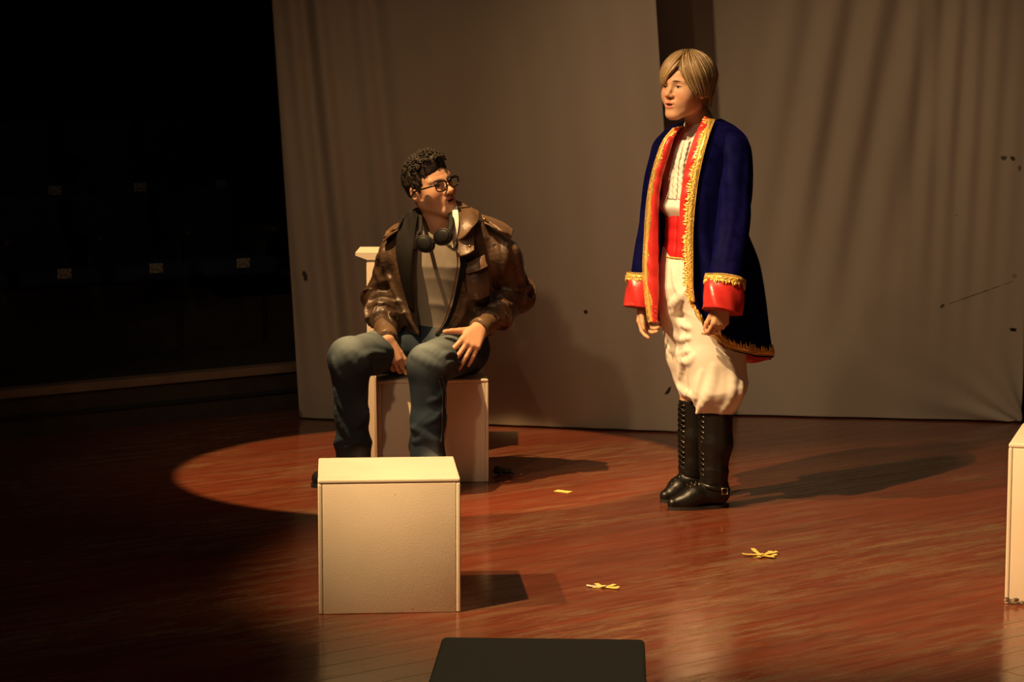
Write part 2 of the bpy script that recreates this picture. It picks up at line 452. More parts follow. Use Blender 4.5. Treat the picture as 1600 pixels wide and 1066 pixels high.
# seating tiers at stage left: low kerb with a lighter ledge, then two steps with seats
E0 = V(-2.22, 10.0)                                   # a point on the front edge of the kerb
def along(t, off, z): p = E0 + PD * t + PN * off; return V(p[0], p[1], z)
def tier(name, t0, t1, o0, o1, z0, z1, m, kind='structure'):
    q = MB(); c = along((t0 + t1) / 2, (o0 + o1) / 2, (z0 + z1) / 2); q.box(c, (t1 - t0, o1 - o0, z1 - z0), PLANK_ANG)
    return props(q.build(name, m, smooth=False), kind=kind)
tier('trim_1', -3, 4.2, -.015, .075, .185, .222, M_ledge)
tier('trim_2', -3, 4.2, -.012, .03, .088, .104, M_dark)
tier('trim_3', -3, 4.2, .0, 1.10, .0, .185, M_riser)
tier('trim_4', -3, 4.2, 1.10, 2.00, .0, .535, M_riser)
tier('trim_5', -3, 4.2, 2.00, 3.2, .0, .825, M_riser)

M_seat = mat('seat_blue_fabric', (.016, .022, .07), .85, noise=(60, (.012, .016, .05), .4, .6))
M_frame = mat('seat_frame', (.025, .024, .024), .55)
M_plate = mat('number_plate', (.46, .41, .32), .6, noise=(70, (.20, .16, .12), .46, .58))
def rbox(mb, c, d, r, n=3, rz=0.0, mi=0):
    """box with rounded edges"""
    d = np.asarray(d, float) / 2
    u = [np.r_[np.linspace(-d[k], -d[k] + r, n + 1), np.linspace(d[k] - r, d[k], n + 1)] for k in range(3)]
    N = 2 * (n + 1); base_v = []; f = []; idx = {}
    def vid(p):
        if p not in idx:
            q = np.array([u[k][p[k]] for k in range(3)]); inner = np.clip(q, -d + r, d - r); e = q - inner; l = np.linalg.norm(e)
            if l > 1e-9: q = inner + e / l * r
            idx[p] = len(base_v); base_v.append(q)
        return idx[p]
    for ax in range(3):
        a, b = (ax + 1) % 3, (ax + 2) % 3
        for side in (0, N - 1):
            for i in range(N - 1):
                for j in range(N - 1):
                    q = []
                    for (di, dj) in ((0, 0), (1, 0), (1, 1), (0, 1)):
                        p = [0, 0, 0]; p[ax] = side; p[a] = i + di; p[b] = j + dj; q.append(vid(tuple(p)))
                    f.append(tuple(q) if side else tuple(q[::-1]))
    v = np.array(base_v); ca, sa = math.cos(rz), math.sin(rz)
    v = np.c_[v[:, 0] * ca - v[:, 1] * sa, v[:, 0] * sa + v[:, 1] * ca, v[:, 2]] + np.asarray(c, float)
    return mb.add(v, f, mi)
def make_seat():
    t = thing('theatre_seat', (0, 0, 0), 'x', 'seat', 'theatre seats on the dark tiers')
    q = MB(); rbox(q, (0, .20, .42), (.44, .44, .09), .03); q.build('seat_cushion', M_seat, t, local=True)
    q = MB(); rbox(q, (0, .47, .60), (.44, .08, .40), .035); q.build('backrest', M_seat, t, local=True)
    for s in (1,):
        q = MB(); rbox(q, (s * .25, .24, .60), (.05, .36, .035), .012); q.build('armrest', M_frame, t, local=True)
        q = MB(); q.box((s * .25, .30, .295), (.03, .22, .59)); q.build('side_panel', M_frame, t, smooth=False, local=True)
    q = MB(); rbox(q, (0, -.026, .445), (.075, .008, .05), .003, 1); q.build('number_plate', M_plate, t, smooth=False, local=True)
    return t
def dup(root, loc, rz, label):
    r = root.copy(); COL.objects.link(r); r.location = loc; r.rotation_euler = (0, 0, rz); r['label'] = label
    for ch in list(root.children):
        c = ch.copy(); COL.objects.link(c); c.parent = r
        for g in list(ch.children):
            d = g.copy(); COL.objects.link(d); d.parent = c
    return r
seat0 = make_seat()
rowtxt = [('front row', 'at the left edge of the photo'), ('front row', 'second from the left edge'), ('front row', 'third from the left edge, next to the curtain')]
places = []
for row, (off, z, t_off) in enumerate(((.90, .185, .22), (1.80, .535, .615))):
    for i in range(4):
        places.append((row, i, along(t_off + .5 * i, off, z)))
names = ['cut off by the photo edge', 'with the leftmost pale number plate', 'with the middle pale number plate', 'with the pale number plate nearest the curtain']
for n, (row, i, p) in enumerate(places):
    lab = 'dark blue theatre seat in the %s row, %s' % (('lower', 'upper')[row], names[i])
    if n == 0:
        seat0.location = p; seat0.rotation_euler = (0, 0, PLANK_ANG); seat0['label'] = lab
    else: dup(seat0, p, PLANK_ANG, lab)

# ------------------------------------------------------------------ cloth backdrops
def cloth_mat(name, spots, lines=()):
    m = mat(name, (.40, .345, .275), .95, .1, noise=(2.2, (.345, .295, .235), .35, .75, (1, 1, .35)), bump=(420, .12, .001))
    nt = m.node_tree; b = nt.nodes['Principled BSDF']; L = nt.links.new
    cur = b.inputs['Base Color'].links[0].from_socket
    g = nt.nodes.new('ShaderNodeNewGeometry')
    nz = nt.nodes.new('ShaderNodeTexNoise'); nz.inputs['Scale'].default_value = 38; nz.inputs['Detail'].default_value = 3
    L(g.outputs['Position'], nz.inputs['Vector'])
    for (p, rx, rz, dark, rot) in spots:                      # stains and small tears
        mp = nt.nodes.new('ShaderNodeVectorMath'); mp.operation = 'SUBTRACT'; mp.inputs[1].default_value = tuple(p); L(g.outputs['Position'], mp.inputs[0])
        mm = nt.nodes.new('ShaderNodeMapping'); mm.inputs['Rotation'].default_value = (0, rot, 0); mm.vector_type = 'POINT'; L(mp.outputs[0], mm.inputs[0])
        sc = nt.nodes.new('ShaderNodeVectorMath'); sc.operation = 'MULTIPLY'; sc.inputs[1].default_value = (1 / rx, 0, 1 / rz); L(mm.outputs[0], sc.inputs[0])
        ln = nt.nodes.new('ShaderNodeVectorMath'); ln.operation = 'LENGTH'; L(sc.outputs[0], ln.inputs[0])
        ad = nt.nodes.new('ShaderNodeMath'); ad.operation = 'ADD'; L(ln.outputs['Value'], ad.inputs[0])
        nn = nt.nodes.new('ShaderNodeMapRange'); nn.inputs[1].default_value = .3; nn.inputs[2].default_value = .7; nn.inputs[3].default_value = -.45; nn.inputs[4].default_value = .45
        L(nz.outputs['Fac'], nn.inputs[0]); L(nn.outputs[0], ad.inputs[1])
        r = nt.nodes.new('ShaderNodeMapRange'); r.inputs[1].default_value = .75; r.inputs[2].default_value = 1.15; r.inputs[3].default_value = dark; r.inputs[4].default_value = 0
        L(ad.outputs[0], r.inputs[0])
        x = nt.nodes.new('ShaderNodeMix'); x.data_type = 'RGBA'; x.inputs[7].default_value = (.02, .015, .012, 1)
        L(r.outputs[0], x.inputs[0]); L(cur, x.inputs[6]); cur = x.outputs[2]
    L(cur, b.inputs['Base Color'])
    return m
def curtain(name, bl, br, tl_dx, tr_dx, height, disp, m, label, nu=240, nz=150):
    """bl, br: bottom corners on the floor; *_dx: how far the top corners stand out sideways"""
    u = np.linspace(0, 1, nu)[:, None]; w = (np.linspace(0, 1, nz) ** 1.3)[None, :]
    z = w * height + .006
    x0 = bl[0] + tl_dx * w; x1 = br[0] + tr_dx * w
    X = x0 + (x1 - x0) * u; Y = bl[1] + (br[1] - bl[1]) * u + 0 * w; Z = z + 0 * u
    Y = Y + disp(u, Z, X)
    Z = np.where(w < .02, Z, Z)
    G = np.stack([X, Y, Z], 2); q = MB(); solidgrid(q, G, -.004)
    o = q.build(name, m, loc=(float((bl[0] + br[0]) / 2), float((bl[1] + br[1]) / 2), 0.0))
    return props(o, label, 'curtain')
cl, crr = FL(468, 655), FL(1069, 677)
def left_folds(u, z, X):
    a = np.clip((.42 - u) / .3, 0, 1) * np.clip(z / .5, .25, 1)
    s = u * 1.62 + .035 * z
    return .020 * a * (np.sin(s * 39) + .6 * np.sin(s * 63 + 1.0)) + .006 * np.sin(u * 26 + .8 * z) * np.clip(z, .1, 1) + .004 * np.sin(u * 60 + 1.5 * z + 2)
sp_l = [(PX(478, 431, 10.6), .012, .028, .9, .3), (PX(915, 487, 10.3), .009, .009, .95, 0), (PX(1043, 608, 10.25), .008, .022, .95, -.6),
        (PX(470, 650, 10.6), .01, .03, .6, 0)]
M_clothL = cloth_mat('backdrop_cloth_left', sp_l)
top_h = 4.3
dz_px = lambda D: top_h / (555 * D / 3600)
curtain('cloth_backdrop', cl, crr, (430 - 468) / 655 * top_h / (1.0) * .94, (1007 - 1069) / 677 * top_h * .94 * .85, top_h, left_folds, M_clothL,
        'pale cloth backdrop panel hanging behind the seated man in the leather jacket')
rl, rr = FL(900, 644), FL(1597, 661)
def right_folds(u, z, X):
    zz = np.clip(z, 0, 2.2)
    s = (u - .62) - .075 * (2.0 - zz) * -1.0 + .0
    env = np.exp(-((u - (.50 + .085 * zz)) / .16) ** 2) * np.clip((zz - .35) / .9, 0, 1)
    d = .018 * env * np.sin((u - .085 * zz) * 2 * math.pi * 11)
    env2 = np.exp(-((u - .86) / .11) ** 2) * np.clip((zz - .2) / 1.0, 0, 1)
    d = d + .006 * env2 * np.sin((u - .02 * zz) * 2 * math.pi * 22)
    # gathers pulled to the bottom right corner
    dx = (1.0 - u) * 1.78; r = np.sqrt(dx ** 2 + (zz + .02) ** 2); th = np.arctan2(zz + .02, dx + .02)
    d = d + .014 * np.exp(-r / .30) * np.sin(th * 15) * np.clip(r / .06, 0, 1)
    return d + .004 * np.sin(u * 31 + zz)
sp_r = [(PX(1578, 513, 10.55), .016, .010, 1.0, 0), (PX(1563, 246, 10.55), .016, .010, .8, 0), (PX(1578, 247, 10.55), .014, .012, .9, 0),
        (PX(1469, 476, 10.6), .008, .014, .8, -.5), (PX(1522, 456, 10.6), .17, .0022, .75, .37), (PX(1580, 430, 10.55), .012, .012, .4, 0),
        (PX(1588, 262, 10.55), .007, .012, .6, 0), (PX(1490, 335, 10.6), .012, .003, .4, 0)]
M_clothR = cloth_mat('backdrop_cloth_right', sp_r)
curtain('cloth_backdrop', rl, rr, -.25, .0, top_h, right_folds, M_clothR, 'pale cloth backdrop panel at the right, behind the person in the blue coat')

# ------------------------------------------------------------------ painted stage cubes
def cube_mat(name, c1, c2, dots=0.6):
    m = mat(name, c1, .55, .4, noise=(5, c2, .35, .8), bump=(210, .2, .002))
    nt = m.node_tree; b = nt.nodes['Principled BSDF']; L = nt.links.new; cur = b.inputs['Base Color'].links[0].from_socket
    tc = nt.nodes.new('ShaderNodeTexCoord'); v = nt.nodes.new('ShaderNodeTexNoise'); v.inputs['Scale'].default_value = 24; v.inputs['Detail'].default_value = 5
    L(tc.outputs['Object'], v.inputs['Vector']); r = nt.nodes.new('ShaderNodeMapRange'); r.inputs[1].default_value = .715; r.inputs[2].default_value = .75; L(v.outputs['Fac'], r.inputs[0])
    x = nt.nodes.new('ShaderNodeMix'); x.data_type = 'RGBA'; x.inputs[7].default_value = (.22, .15, .09, 1); sc = nt.nodes.new('ShaderNodeMath'); sc.operation = 'MULTIPLY'; sc.inputs[1].default_value = dots
    L(r.outputs[0], sc.inputs[0]); L(sc.outputs[0], x.inputs[0]); L(cur, x.inputs[6]); L(x.outputs[2], b.inputs['Base Color'])
    return m
M_white = cube_mat('white_paint', (.83, .71, .565), (.76, .635, .49))
M_chip = mat('chipped_wood', (.10, .065, .04), .9, noise=(60, (.35, .28, .2), .5, .6), bump=(90, .6, .004))
M_black = mat('dark_carpet_cover', (.60, .54, .38), .95, .1, noise=(300, (.50, .45, .31), .4, .6), bump=(500, .4, .001))
M_seam = mat('seam_shadow_line', (.30, .23, .15), .9)
def cube_thing(name, p, rz, w, d, h, label, m=M_white, rim=True, chip=False, cat='box'):
    """built of boards: front, back, two sides, a lid; p = middle of the front bottom edge"""
    ca, sa = math.cos(rz), math.sin(rz)
    t = thing(name, (p[0], p[1], 0), label, cat, None, rz)
    e = .013                                               # board thickness seen at the edges
    q = MB(); rbox(q, (0, e / 2 + .0006, (h - e) / 2), (w - 2 * e - .0008, e - .0006, h - e - .0008), .0025, 1); q.build('front_panel', m, t, local=True)
    q = MB(); rbox(q, (0, d - e / 2 - .0006, (h - e) / 2), (w - 2 * e - .0008, e - .0006, h - e - .0008), .0025, 1); q.build('back_panel', m, t, local=True)
    for s in (-1, 1):
        q = MB(); rbox(q, (s * (w / 2 - e / 2), d / 2, (h - e) / 2), (e, d, h - e - .001), .004, 2); q.build('side_panel', m, t, local=True)
    q = MB(); rbox(q, (0, d / 2, h - e / 2 - .0), (w, d, e + .002), .006, 3); lid = q.build('top_panel', m, t, local=True)
    return t
fx0, fx1 = FL(498.5, 961), FL(720, 957)
F_ANG = math.atan2(fx1[1] - fx0[1], fx1[0] - fx0[0]); FW = float(np.linalg.norm(fx1 - fx0))
print('front cube', FW, F_ANG)
FH = .41
cube_thing('stage_cube', (fx0 + fx1) / 2, F_ANG, FW, .385, FH, 'cream-white painted wooden cube alone at the front of the stage')
sx0, sx1 = FL(592, 757.5), FL(763, 752.5)
S_ANG = math.atan2(sx1[1] - sx0[1], sx1[0] - sx0[0]); SW = float(np.linalg.norm(sx1 - sx0)); print('seat cube', SW, S_ANG, sx1)
seat_top = .41
cube_thing('stage_cube', (sx0 + sx1) / 2, S_ANG * .6, SW, .40, seat_top, 'white painted cube that the man in the leather jacket sits on')
# tall white box behind the seat, its top board sticking out to the left
tb = PX(573, 500, 9.52); TBW = .34; TBH = CAM_H - (391 - HORIZON) * 9.6 / FPX
t = thing('tall_box', (tb[0] + TBW / 2, 9.52, 0), 'tall white box with an overhanging top, standing behind the seated man', 'box')
q = MB(); rbox(q, (0, .15, (TBH - .02) / 2), (TBW, .30, TBH - .02), .006, 2); q.build('body', M_white, t, local=True)
q = MB()
x0, x1 = -TBW / 2 - .045, TBW / 2 + .01
for (ya, yb) in ((-.004, .305),):
    vv = [(x0, ya, TBH - .012), (x0, ya, TBH), (x1, ya, TBH), (x1, ya, TBH - .03), (-TBW / 2 + .004, ya, TBH - .03)]
    ww = [(a, yb, c) for a, _, c in vv]; n = len(vv)
    q.add(vv + ww, [tuple(range(n))[::-1], tuple(range(n, 2 * n))] + [(i, (i + 1) % n, n + (i + 1) % n, n + i) for i in range(n)])
q.build('top_panel', M_white, t, smooth=False, local=True)
# box cut off by the right edge of the photo
rp = FL(1569.5, 944); RH = .497
rw = .44; ra = R(-18)
rc = V(rp[0] + rw / 2 * math.cos(ra), rp[1] + rw / 2 * math.sin(ra), 0)
rbx = cube_thing('stage_cube', rc, ra, rw, .42, RH, 'white painted cube with a chipped bottom corner, cut off by the right edge')
q = MB()
for k in range(16):
    a = random.random(); x = -rw / 2 + .003 + .09 * a; z = .004 + random.random() * .028 * (1 - a * .6) + .0
    q.ell((x, .0002, z * .8), (.006 + .008 * random.random(), .0011, .003 + .004 * random.random()), nu=7, nv=4)
q.build('chipped_paint', M_chip, rbx, local=True)['label'] = 'dark patch where the paint has chipped off'
# dark cube in the near foreground
dh = .41; d0, d1 = FL(690, 995, dh), FL(1007.5, 997, dh); e0 = FL(668, 1066, dh)
da = math.atan2(d1[1] - d0[1], d1[0] - d0[0]); dw = float(np.linalg.norm(d1 - d0)); dd = .44
yaw = math.atan((969 - 800) / FPX)
mid = (d0 + d1) / 2; front = mid[:2] - dd * V(math.sin(yaw), math.cos(yaw))
t = thing('dark_cube', (front[0], front[1], 0), 'dark charcoal cube at the bottom edge of the photo, only its top seen', 'box', None, -yaw)
q = MB(); rbox(q, (0, dd / 2, dh / 2), (dw, dd, dh), .012, 3); q.build('body', M_black, t, local=True)
q = MB(); rbox(q, (0, dd / 2, .012), (dw + .006, dd + .006, .024), .006, 2); q.build('base_strip', M_dark, t, local=True)
print('dark cube', dw)

# ------------------------------------------------------------------ tape marks and scraps on the floor
M_tape = mat('yellow_tape', (.80, .62, .16), .6, noise=(60, (.62, .46, .12), .45, .7))
M_tapew = mat('pale_tape', (.80, .72, .55), .6)
def strip(q, p, ang, ln, wd, z, mi=0, curl=0.0):
    c, s_ = math.cos(ang), math.sin(ang); n = 5; vs = []
    for i in range(n):
        t = (i / (n - 1) - .5) * ln; w = wd / 2 * (1 + .12 * math.sin(i * 2.3))
        up = z + curl * max(0, abs(t) / ln * 2 - .55)
        for sg in (-1, 1):
            for dz in (0, .0011): vs.append((p[0] + c * t - s_ * w * sg, p[1] + s_ * t + c * w * sg, up + dz))
    f = []
    for i in range(n - 1):
        a, b = i * 4, i * 4 + 4
        f += [(a + 1, b + 1, b + 3, a + 3), (a, a + 2, b + 2, b), (a, b, b + 1, a + 1), (a + 2, a + 3, b + 3, b + 2)]
    f += [(0, 1, 3, 2), (n * 4 - 4, n * 4 - 2, n * 4 - 1, n * 4 - 3)]
    q.add(vs, f, mi)
p = FL(880, 768.5); a = FL(865, 766.5); b = FL(896, 770)
q = MB(); strip(q, p, math.atan2(b[1] - a[1], b[0] - a[0]), .066, .032, .0008); o = q.build('tape_strip', M_tape, smooth=False, loc=tuple(p))
props(o, 'single straight strip of yellow tape on the floor near the seat', 'tape mark')
def star(px, py, arms, label):
    p = FL(px, py); t = thing('tape_mark', tuple(p), label, 'tape mark')
    for i, (an, ln, off, mi) in enumerate(arms):
        q = MB(); c = p + V(math.cos(R(an)) * off, math.sin(R(an)) * off, 0)
        strip(q, c, R(an), ln, .014, .0008 + .0012 * i, 0, .006 if i % 2 else .003); q.build('tape_piece', M_tapew if mi else M_tape, t, smooth=False)
    return t
star(1190, 871, [(-12, .085, 0, 0), (22, .075, .02, 0), (62, .11, .03, 0), (100, .12, .05, 0), (160, .07, .01, 0), (-40, .06, .02, 0), (40, .09, .03, 0), (178, .07, .03, 0)],
     'star of yellow tape strips on the floor below the black boots')
star(941, 919, [(5, .085, .012, 0), (35, .06, .02, 0), (-25, .07, .02, 0), (170, .06, .02, 1), (120, .05, .012, 0)],
     'dirty star of yellow tape on the floor right of the front cube')
M_scrap = mat('black_tape', (.015, .014, .014), .5)
p = FL(786, 742); q = MB()
q.ell(p + V(-.012, .0, .016), (.030, .020, .014), None, 12, 8); q.ell(p + V(.016, .004, .013), (.024, .018, .012), None, 12, 8); q.ell(p + V(-.022, -.004, .026), (.014, .012, .012), None, 10, 6)
q.tube(crom([p + V(.02, -.01, .012), p + V(.034, -.018, .016), p + V(.046, -.022, .004)], 6), [.010, .009, .008, .007, .006, .004], 6, flat=.4)
q.tube(crom([p + V(-.02, -.012, .012), p + V(-.010, -.028, .014), p + V(.004, -.034, .004)], 6), [.010, .009, .008, .007, .006, .004], 6, flat=.4)
props(q.build('black_scrap', M_scrap, loc=tuple(p)), 'small crumpled black scrap on the floor right of the seat cube', 'scrap')
# ------------------------------------------------------------------ people: shared pieces
def skin_mat(name, tint):
    return mat(name, tint, .48, .4, attr=True, noise=(45, tuple(c * .86 for c in tint), .55, .95), bump=(260, .12, .001), sss=(.12, .008))
class Head:
    """frame: origin between the ears at eye height; x = the person's right, y = forward, z = up"""
    def __init__(s, o, fwd, up, scale=1.0):
        f = nrm(fwd); u = np.asarray(up, float); u = nrm(u - f * (u @ f)); r = np.cross(f, u)
        s.o, s.M, s.k = np.asarray(o, float), np.array([r, f, u]), scale
    def W(s, p): return s.o + (np.asarray(p, float) * s.k) @ s.M
    def Lc(s, P): return ((np.asarray(P) - s.o) @ s.M.T) / s.k
def head_field(x, y, z, o):
    """o: options; returns distance in head units"""
    ax = np.abs(x)
    E = lambda c, r, q=None: d_ell(ax if q is None else q, y, z, c, r)
    C = lambda a, b, r1, r2: d_cone(ax, y, z, V(*a), V(*b), r1, r2)[0]
    jw = o.get('jaw', 1.0); ns = o.get('small_nose', 0.0)
    d = E((0, -.008, .028), (.073, .096, .088))
    d = smin(d, E((0, .030, .030), (.061, .062, .062)), .02)
    d = smin(d, E((0, .028, -.030), (.059 * o.get('cheek', 1), .059, .072)), .03)
    d = smin(d, C((.046 * jw, -.002, -.058), (.017 * jw, .066, -.099), .021, .020), .035)
    d = smin(d, E((0, .077, -.103), (.023 * o.get('chin', 1), .018, .017)), .025)
    d = smin(d, E((.037, .056, -.032), (.028, .025, .030)), .035)
    d = smin(d, C((.008, .088, .019), (.047, .070, .022), .008, .008), .014)
    d = smin(d, E((0, .078, -.066), (.028, .021, .024)), .02)
    d = smax(d, -E((.031, .104, .001), (.019, .019, .012)), .013)                 # eye sockets
    d = smin(d, C((0, .088, .008), (0, .1115 - ns, -.029 + ns * .6), .0075, .0095 - ns * .3), .014)         # nose
    d = smin(d, E((0, .1125 - ns, -.033 + ns * .6), (.011 - ns * .3, .0105, .0095)), .008)
    d = smin(d, E((.0125 - ns * .3, .099 - ns * .5, -.037 + ns * .4), (.0085, .011, .0078)), .007)
    d = smax(d, -E((.0062, .107, -.0455), (.0036, .006, .0042)), .002)
    d = smin(d, np.sqrt((ax - .0315) ** 2 + (y - .0745) ** 2 + (z + .0005) ** 2) - .0139, .005)   # lids
    oh = o.get('eye_open', .0046)
    d = smax(d, -E((.0315, .095, -.0005), (.0145, .0135, oh)), .0015)
    d = smin(d, E((0, .0965, -.0610), (.022, .0075, .0058)), .005)                # lips
    d = smin(d, E((0, .0945, -.0735 - o.get('open', 0) * .6), (.0185, .0085, .0068)), .005)
    mo = .0022 + o.get('open', 0)
    d = smax(d, -E((0, .1035, -.0668 - o.get('open', 0) * .3), (.0175, .015, mo)), .002)
    d = smax(d, -E((0, .106, -.0505), (.0032, .005, .006)), .004)
    # ears
    q = np.sqrt(1.0); zz = z + .012; yy = y + .010; yr, zr = yy * .97 + zz * .22, zz * .97 - yy * .22
    e = d_ell(ax, yr, zr, (.0745, 0, 0), (.010, .0185, .031)); e = smax(e, -d_ell(ax, yr, zr, (.085, .003, .004), (.0085, .0115, .0185)), .005)
    d = smin(d, e, .007)
    return d
def add_head(vol, H, o, neck, r_neck=.054, k_neck=.03):
    P = [H.W(c) for c in [(a, b, c) for a in (-.1, .1) for b in (-.115, .13) for c in (-.135, .13)]]
    sl, X, Y, Z = vol.blk(np.min(P, 0), np.max(P, 0), .0)
    X, Y, Z = np.broadcast_arrays(X, Y, Z)
    L = [((X - H.o[0]) * H.M[i, 0] + (Y - H.o[1]) * H.M[i, 1] + (Z - H.o[2]) * H.M[i, 2]) / H.k for i in range(3)]
    vol.cone(H.W((0, -.022, -.05)), neck, r_neck * H.k, r_neck * 1.04 * H.k, .02)
    vol.put(sl, head_field(*L, o) * H.k, .018)
def head_paint(v, H, base, lip, o, cheeks=(.95, .72, .66)):
    L = H.Lc(v); x, y, z = L.T; ax = np.abs(x)
    col = np.broadcast_to(np.asarray(base, float), (len(v), 3)).copy()
    def tint(w, c): w = np.clip(w, 0, 1)[:, None]; col[:] = col * (1 - w) + np.asarray(c, float) * w
    near = (np.abs(z) < .14) & (np.abs(x) < .1) & (y > .0) & (y < .14)
    g = lambda c, r: np.where(near, np.exp(-(((ax - c[0]) / r[0]) ** 2 + ((y - c[1]) / r[1]) ** 2 + ((z - c[2]) / r[2]) ** 2)), 0)
    b = np.asarray(base)
    tint(.55 * g((.040, .075, -.035), (.022, .03, .018)), b * cheeks)
    tint(.5 * g((0, .113, -.033), (.014, .012, .012)), b * cheeks)
    op = o.get('open', 0)
    up = d_ell(ax, y, z, (0, .0965, -.0610), (.0225, .009, .0062)); lo = d_ell(ax, y, z, (0, .0945, -.0735 - op * .6), (.019, .0100, .0072))
    tint(np.where(near, np.clip(1.0 - np.minimum(up, lo) / .0022, 0, 1), 0), lip)
    inn = d_ell(ax, y, z, (0, .0985, -.0668 - op * .3), (.0165, .0085, .0018 + op))
    tint(np.where(near & (y < .0955 + 0 * y), np.clip(1.0 - inn / .001, 0, 1) * .9, 0), (.10, .02, .018))
    tint(.5 * g((.0315, .09, -.001), (.016, .012, .0085)), b * .62)
    return col
def eyes(H, parent, m_white, m_iris, m_pupil, look=(0, 1, 0)):
    for s in (-1, 1):
        q = MB(); lk = nrm(look); rr = .0128 * H.k; c = H.W((s * .0315, .0752, -.0005))
        f = nrm(lk @ H.M); a = nrm(np.cross(f, (0, 0, 1))); b = np.cross(a, f)
        rings = [0, 12, 15, 33, 36, 60, 100, 140, 180]; n = 14; vs = []; fs = []; ms = []
        for rg in rings:
            for k in range(n):
                an = 2 * math.pi * k / n
                vs.append(c + rr * (math.cos(R(rg)) * f + math.sin(R(rg)) * (math.cos(an) * a + math.sin(an) * b)))
        for i in range(len(rings) - 1):
            for k in range(n):
                fs.append((i * n + k, i * n + (k + 1) % n, (i + 1) * n + (k + 1) % n, (i + 1) * n + k)); ms.append(2 if i < 1 else 1 if i < 3 else 0)
        q.add(vs, fs); q.m = ms; q.build('eye', [m_white, m_iris, m_pupil], parent)
def brows(H, parent, m, lift=0.0, r=.0042, inner=0.0):
    for s in (-1, 1):
        pts = [H.W(p) for p in [(s * .010, .0965, .018 + lift + inner), (s * .024, .0955, .0225 + lift + inner * .5), (s * .038, .0870, .0220 + lift * .6), (s * .050, .0745, .016)]]
        q = MB(); q.tube(crom(pts, 12), np.r_[np.linspace(.7, 1, 5), np.linspace(1, .35, 7)] * r * H.k, 7, flat=.55, side=H.M[1]); q.build('eyebrow', m, parent)
def lashes(H, parent, m, oh, r=.0016):
    for s in (-1, 1):
        pts = []
        for a in np.linspace(-.0142, .0142, 9):
            zz_ = oh * math.sqrt(max(0, 1 - (a / .0146) ** 2)) ; y_ = .0745 + math.sqrt(max(1e-6, .0141 ** 2 - (a * .72) ** 2 - zz_ ** 2))
            pts.append(H.W((s * .0315 + a, y_ + .0004, zz_ - .0002)))
        q = MB(); q.tube(np.array(pts), np.array([.4, .8, 1, 1, 1, 1, 1, .8, .4]) * r, 5); q.build('eyelash', m, parent)
def rot(v, ax, a):
    ax = nrm(ax); c, s = math.cos(a), math.sin(a)
    return v * c + np.cross(ax, v) * s + ax * (ax @ v) * (1 - c)
def hand(vol, W, d, n, side, size=1.0, curls=None, spread=(7, 2, -3, -9), thumb=(42, 18), tcurl=(18, 22)):
    """W wrist, d towards the knuckles, n out of the back of the hand, side*cross(d, n) = thumb side"""
    W = np.asarray(W, float); d = nrm(d); n = nrm(n - d * (np.dot(n, d))); s = side * np.cross(d, n); z = size
    curls = curls or [(20, 25, 15)] * 4
    kn = []
    for off, fw in ((.029, .083), (.0095, .087), (-.010, .083), (-.0275, .074)): kn.append(W + d * fw * z + s * off * z + n * .002 * z)
    for i, K in enumerate(kn):
        vol.cone(W + s * (.012 - .009 * i) * z, K, .0165 * z, .0122 * z, .013)
    vol.cone(W + d * .03 * z + s * .016 * z - n * .006 * z, W + d * .055 * z + s * .02 * z - n * .007 * z, .014 * z, .012 * z, .012)
    tips = []
    for i, (K, ln) in enumerate(zip(kn, ((.043, .026, .021), (.047, .030, .022), (.044, .028, .021), (.034, .021, .019)))):
        dr = rot(d, n, -side * R(spread[i])); ax = np.cross(dr, n); pts = [K]; a = 0
        for L, c in zip(ln, curls[i]):
            a += R(c); pts.append(pts[-1] + (math.cos(a) * dr - math.sin(a) * n) * L * z)
        rs = [.0098 * z, .0086 * z, .0078 * z, .0064 * z]
        if i == 3: rs = [q * .88 for q in rs]
        vol.chain(pts, rs, k=.0035, kin=.002); tips.append(pts)
    tb = W + d * .022 * z + s * .019 * z - n * .006 * z; a0, b0 = R(thumb[0]), R(thumb[1])
    td = nrm(d * math.cos(a0) + s * math.sin(a0) - n * math.sin(b0)); pts = [tb, tb + td * .042 * z]
    ax = np.cross(td, s); t2 = td
    for L, c in zip((.031, .026), tcurl):
        t2 = nrm(rot(t2, n, -side * R(c) * -1)); pts.append(pts[-1] + t2 * L * z)
    vol.chain(pts, [.0150 * z, .0115 * z, .0098 * z, .0078 * z], k=.008, kin=.003)
    return kn, tips, pts
def loft_put(vol, lo, hi, args, k=.02, p=2.2, extra=None, grow=0.0, cut=False):
    zs, cx, cy, a, b, ang = args
    sl, X, Y, Z = vol.blk(lo, hi)
    d = d_loft(X, Y, Z, zs, cx, cy, np.asarray(a) + grow, np.asarray(b) + grow, ang, p)
    if extra is not None: d = d + extra(X, Y, Z)
    (vol.cut if cut else vol.put)(sl, d, k)
# ------------------------------------------------------------------ the seated man
man_o = V(-.30, 9.1, 0)
man = thing('person', tuple(man_o), 'man in glasses, brown leather jacket and jeans sitting on a white cube', 'person')
M_skin1 = skin_mat('skin_man', (.72, .40, .25))
M_hairD = mat('dark_hair', (.013, .009, .007), .58, .35, noise=(70, (.045, .030, .018), .45, .7), bump=(110, .6, .004))
M_leather = mat('brown_leather', (.060, .034, .020), .42, .5, noise=(7, (.15, .090, .055), .46, .72), bump=(60, .6, .005))
M_leather2 = mat('brown_leather_trim', (.13, .076, .043), .42, .5, noise=(10, (.20, .12, .07), .42, .7), bump=(60, .45, .005))
M_lining = mat('dark_lining', (.008, .006, .0045), .7, .3, bump=(120, .3, .002))
M_tee = mat('grey_tee', (.34, .30, .25), .9, .2, bump=(300, .15, .001))
M_white_cloth = mat('white_cotton', (.86, .82, .74), .85, .2, bump=(200, .2, .001))
M_jean = mat('blue_denim', (.05, .07, .09), .85, .2, attr=True, bump=(520, .35, .0012))
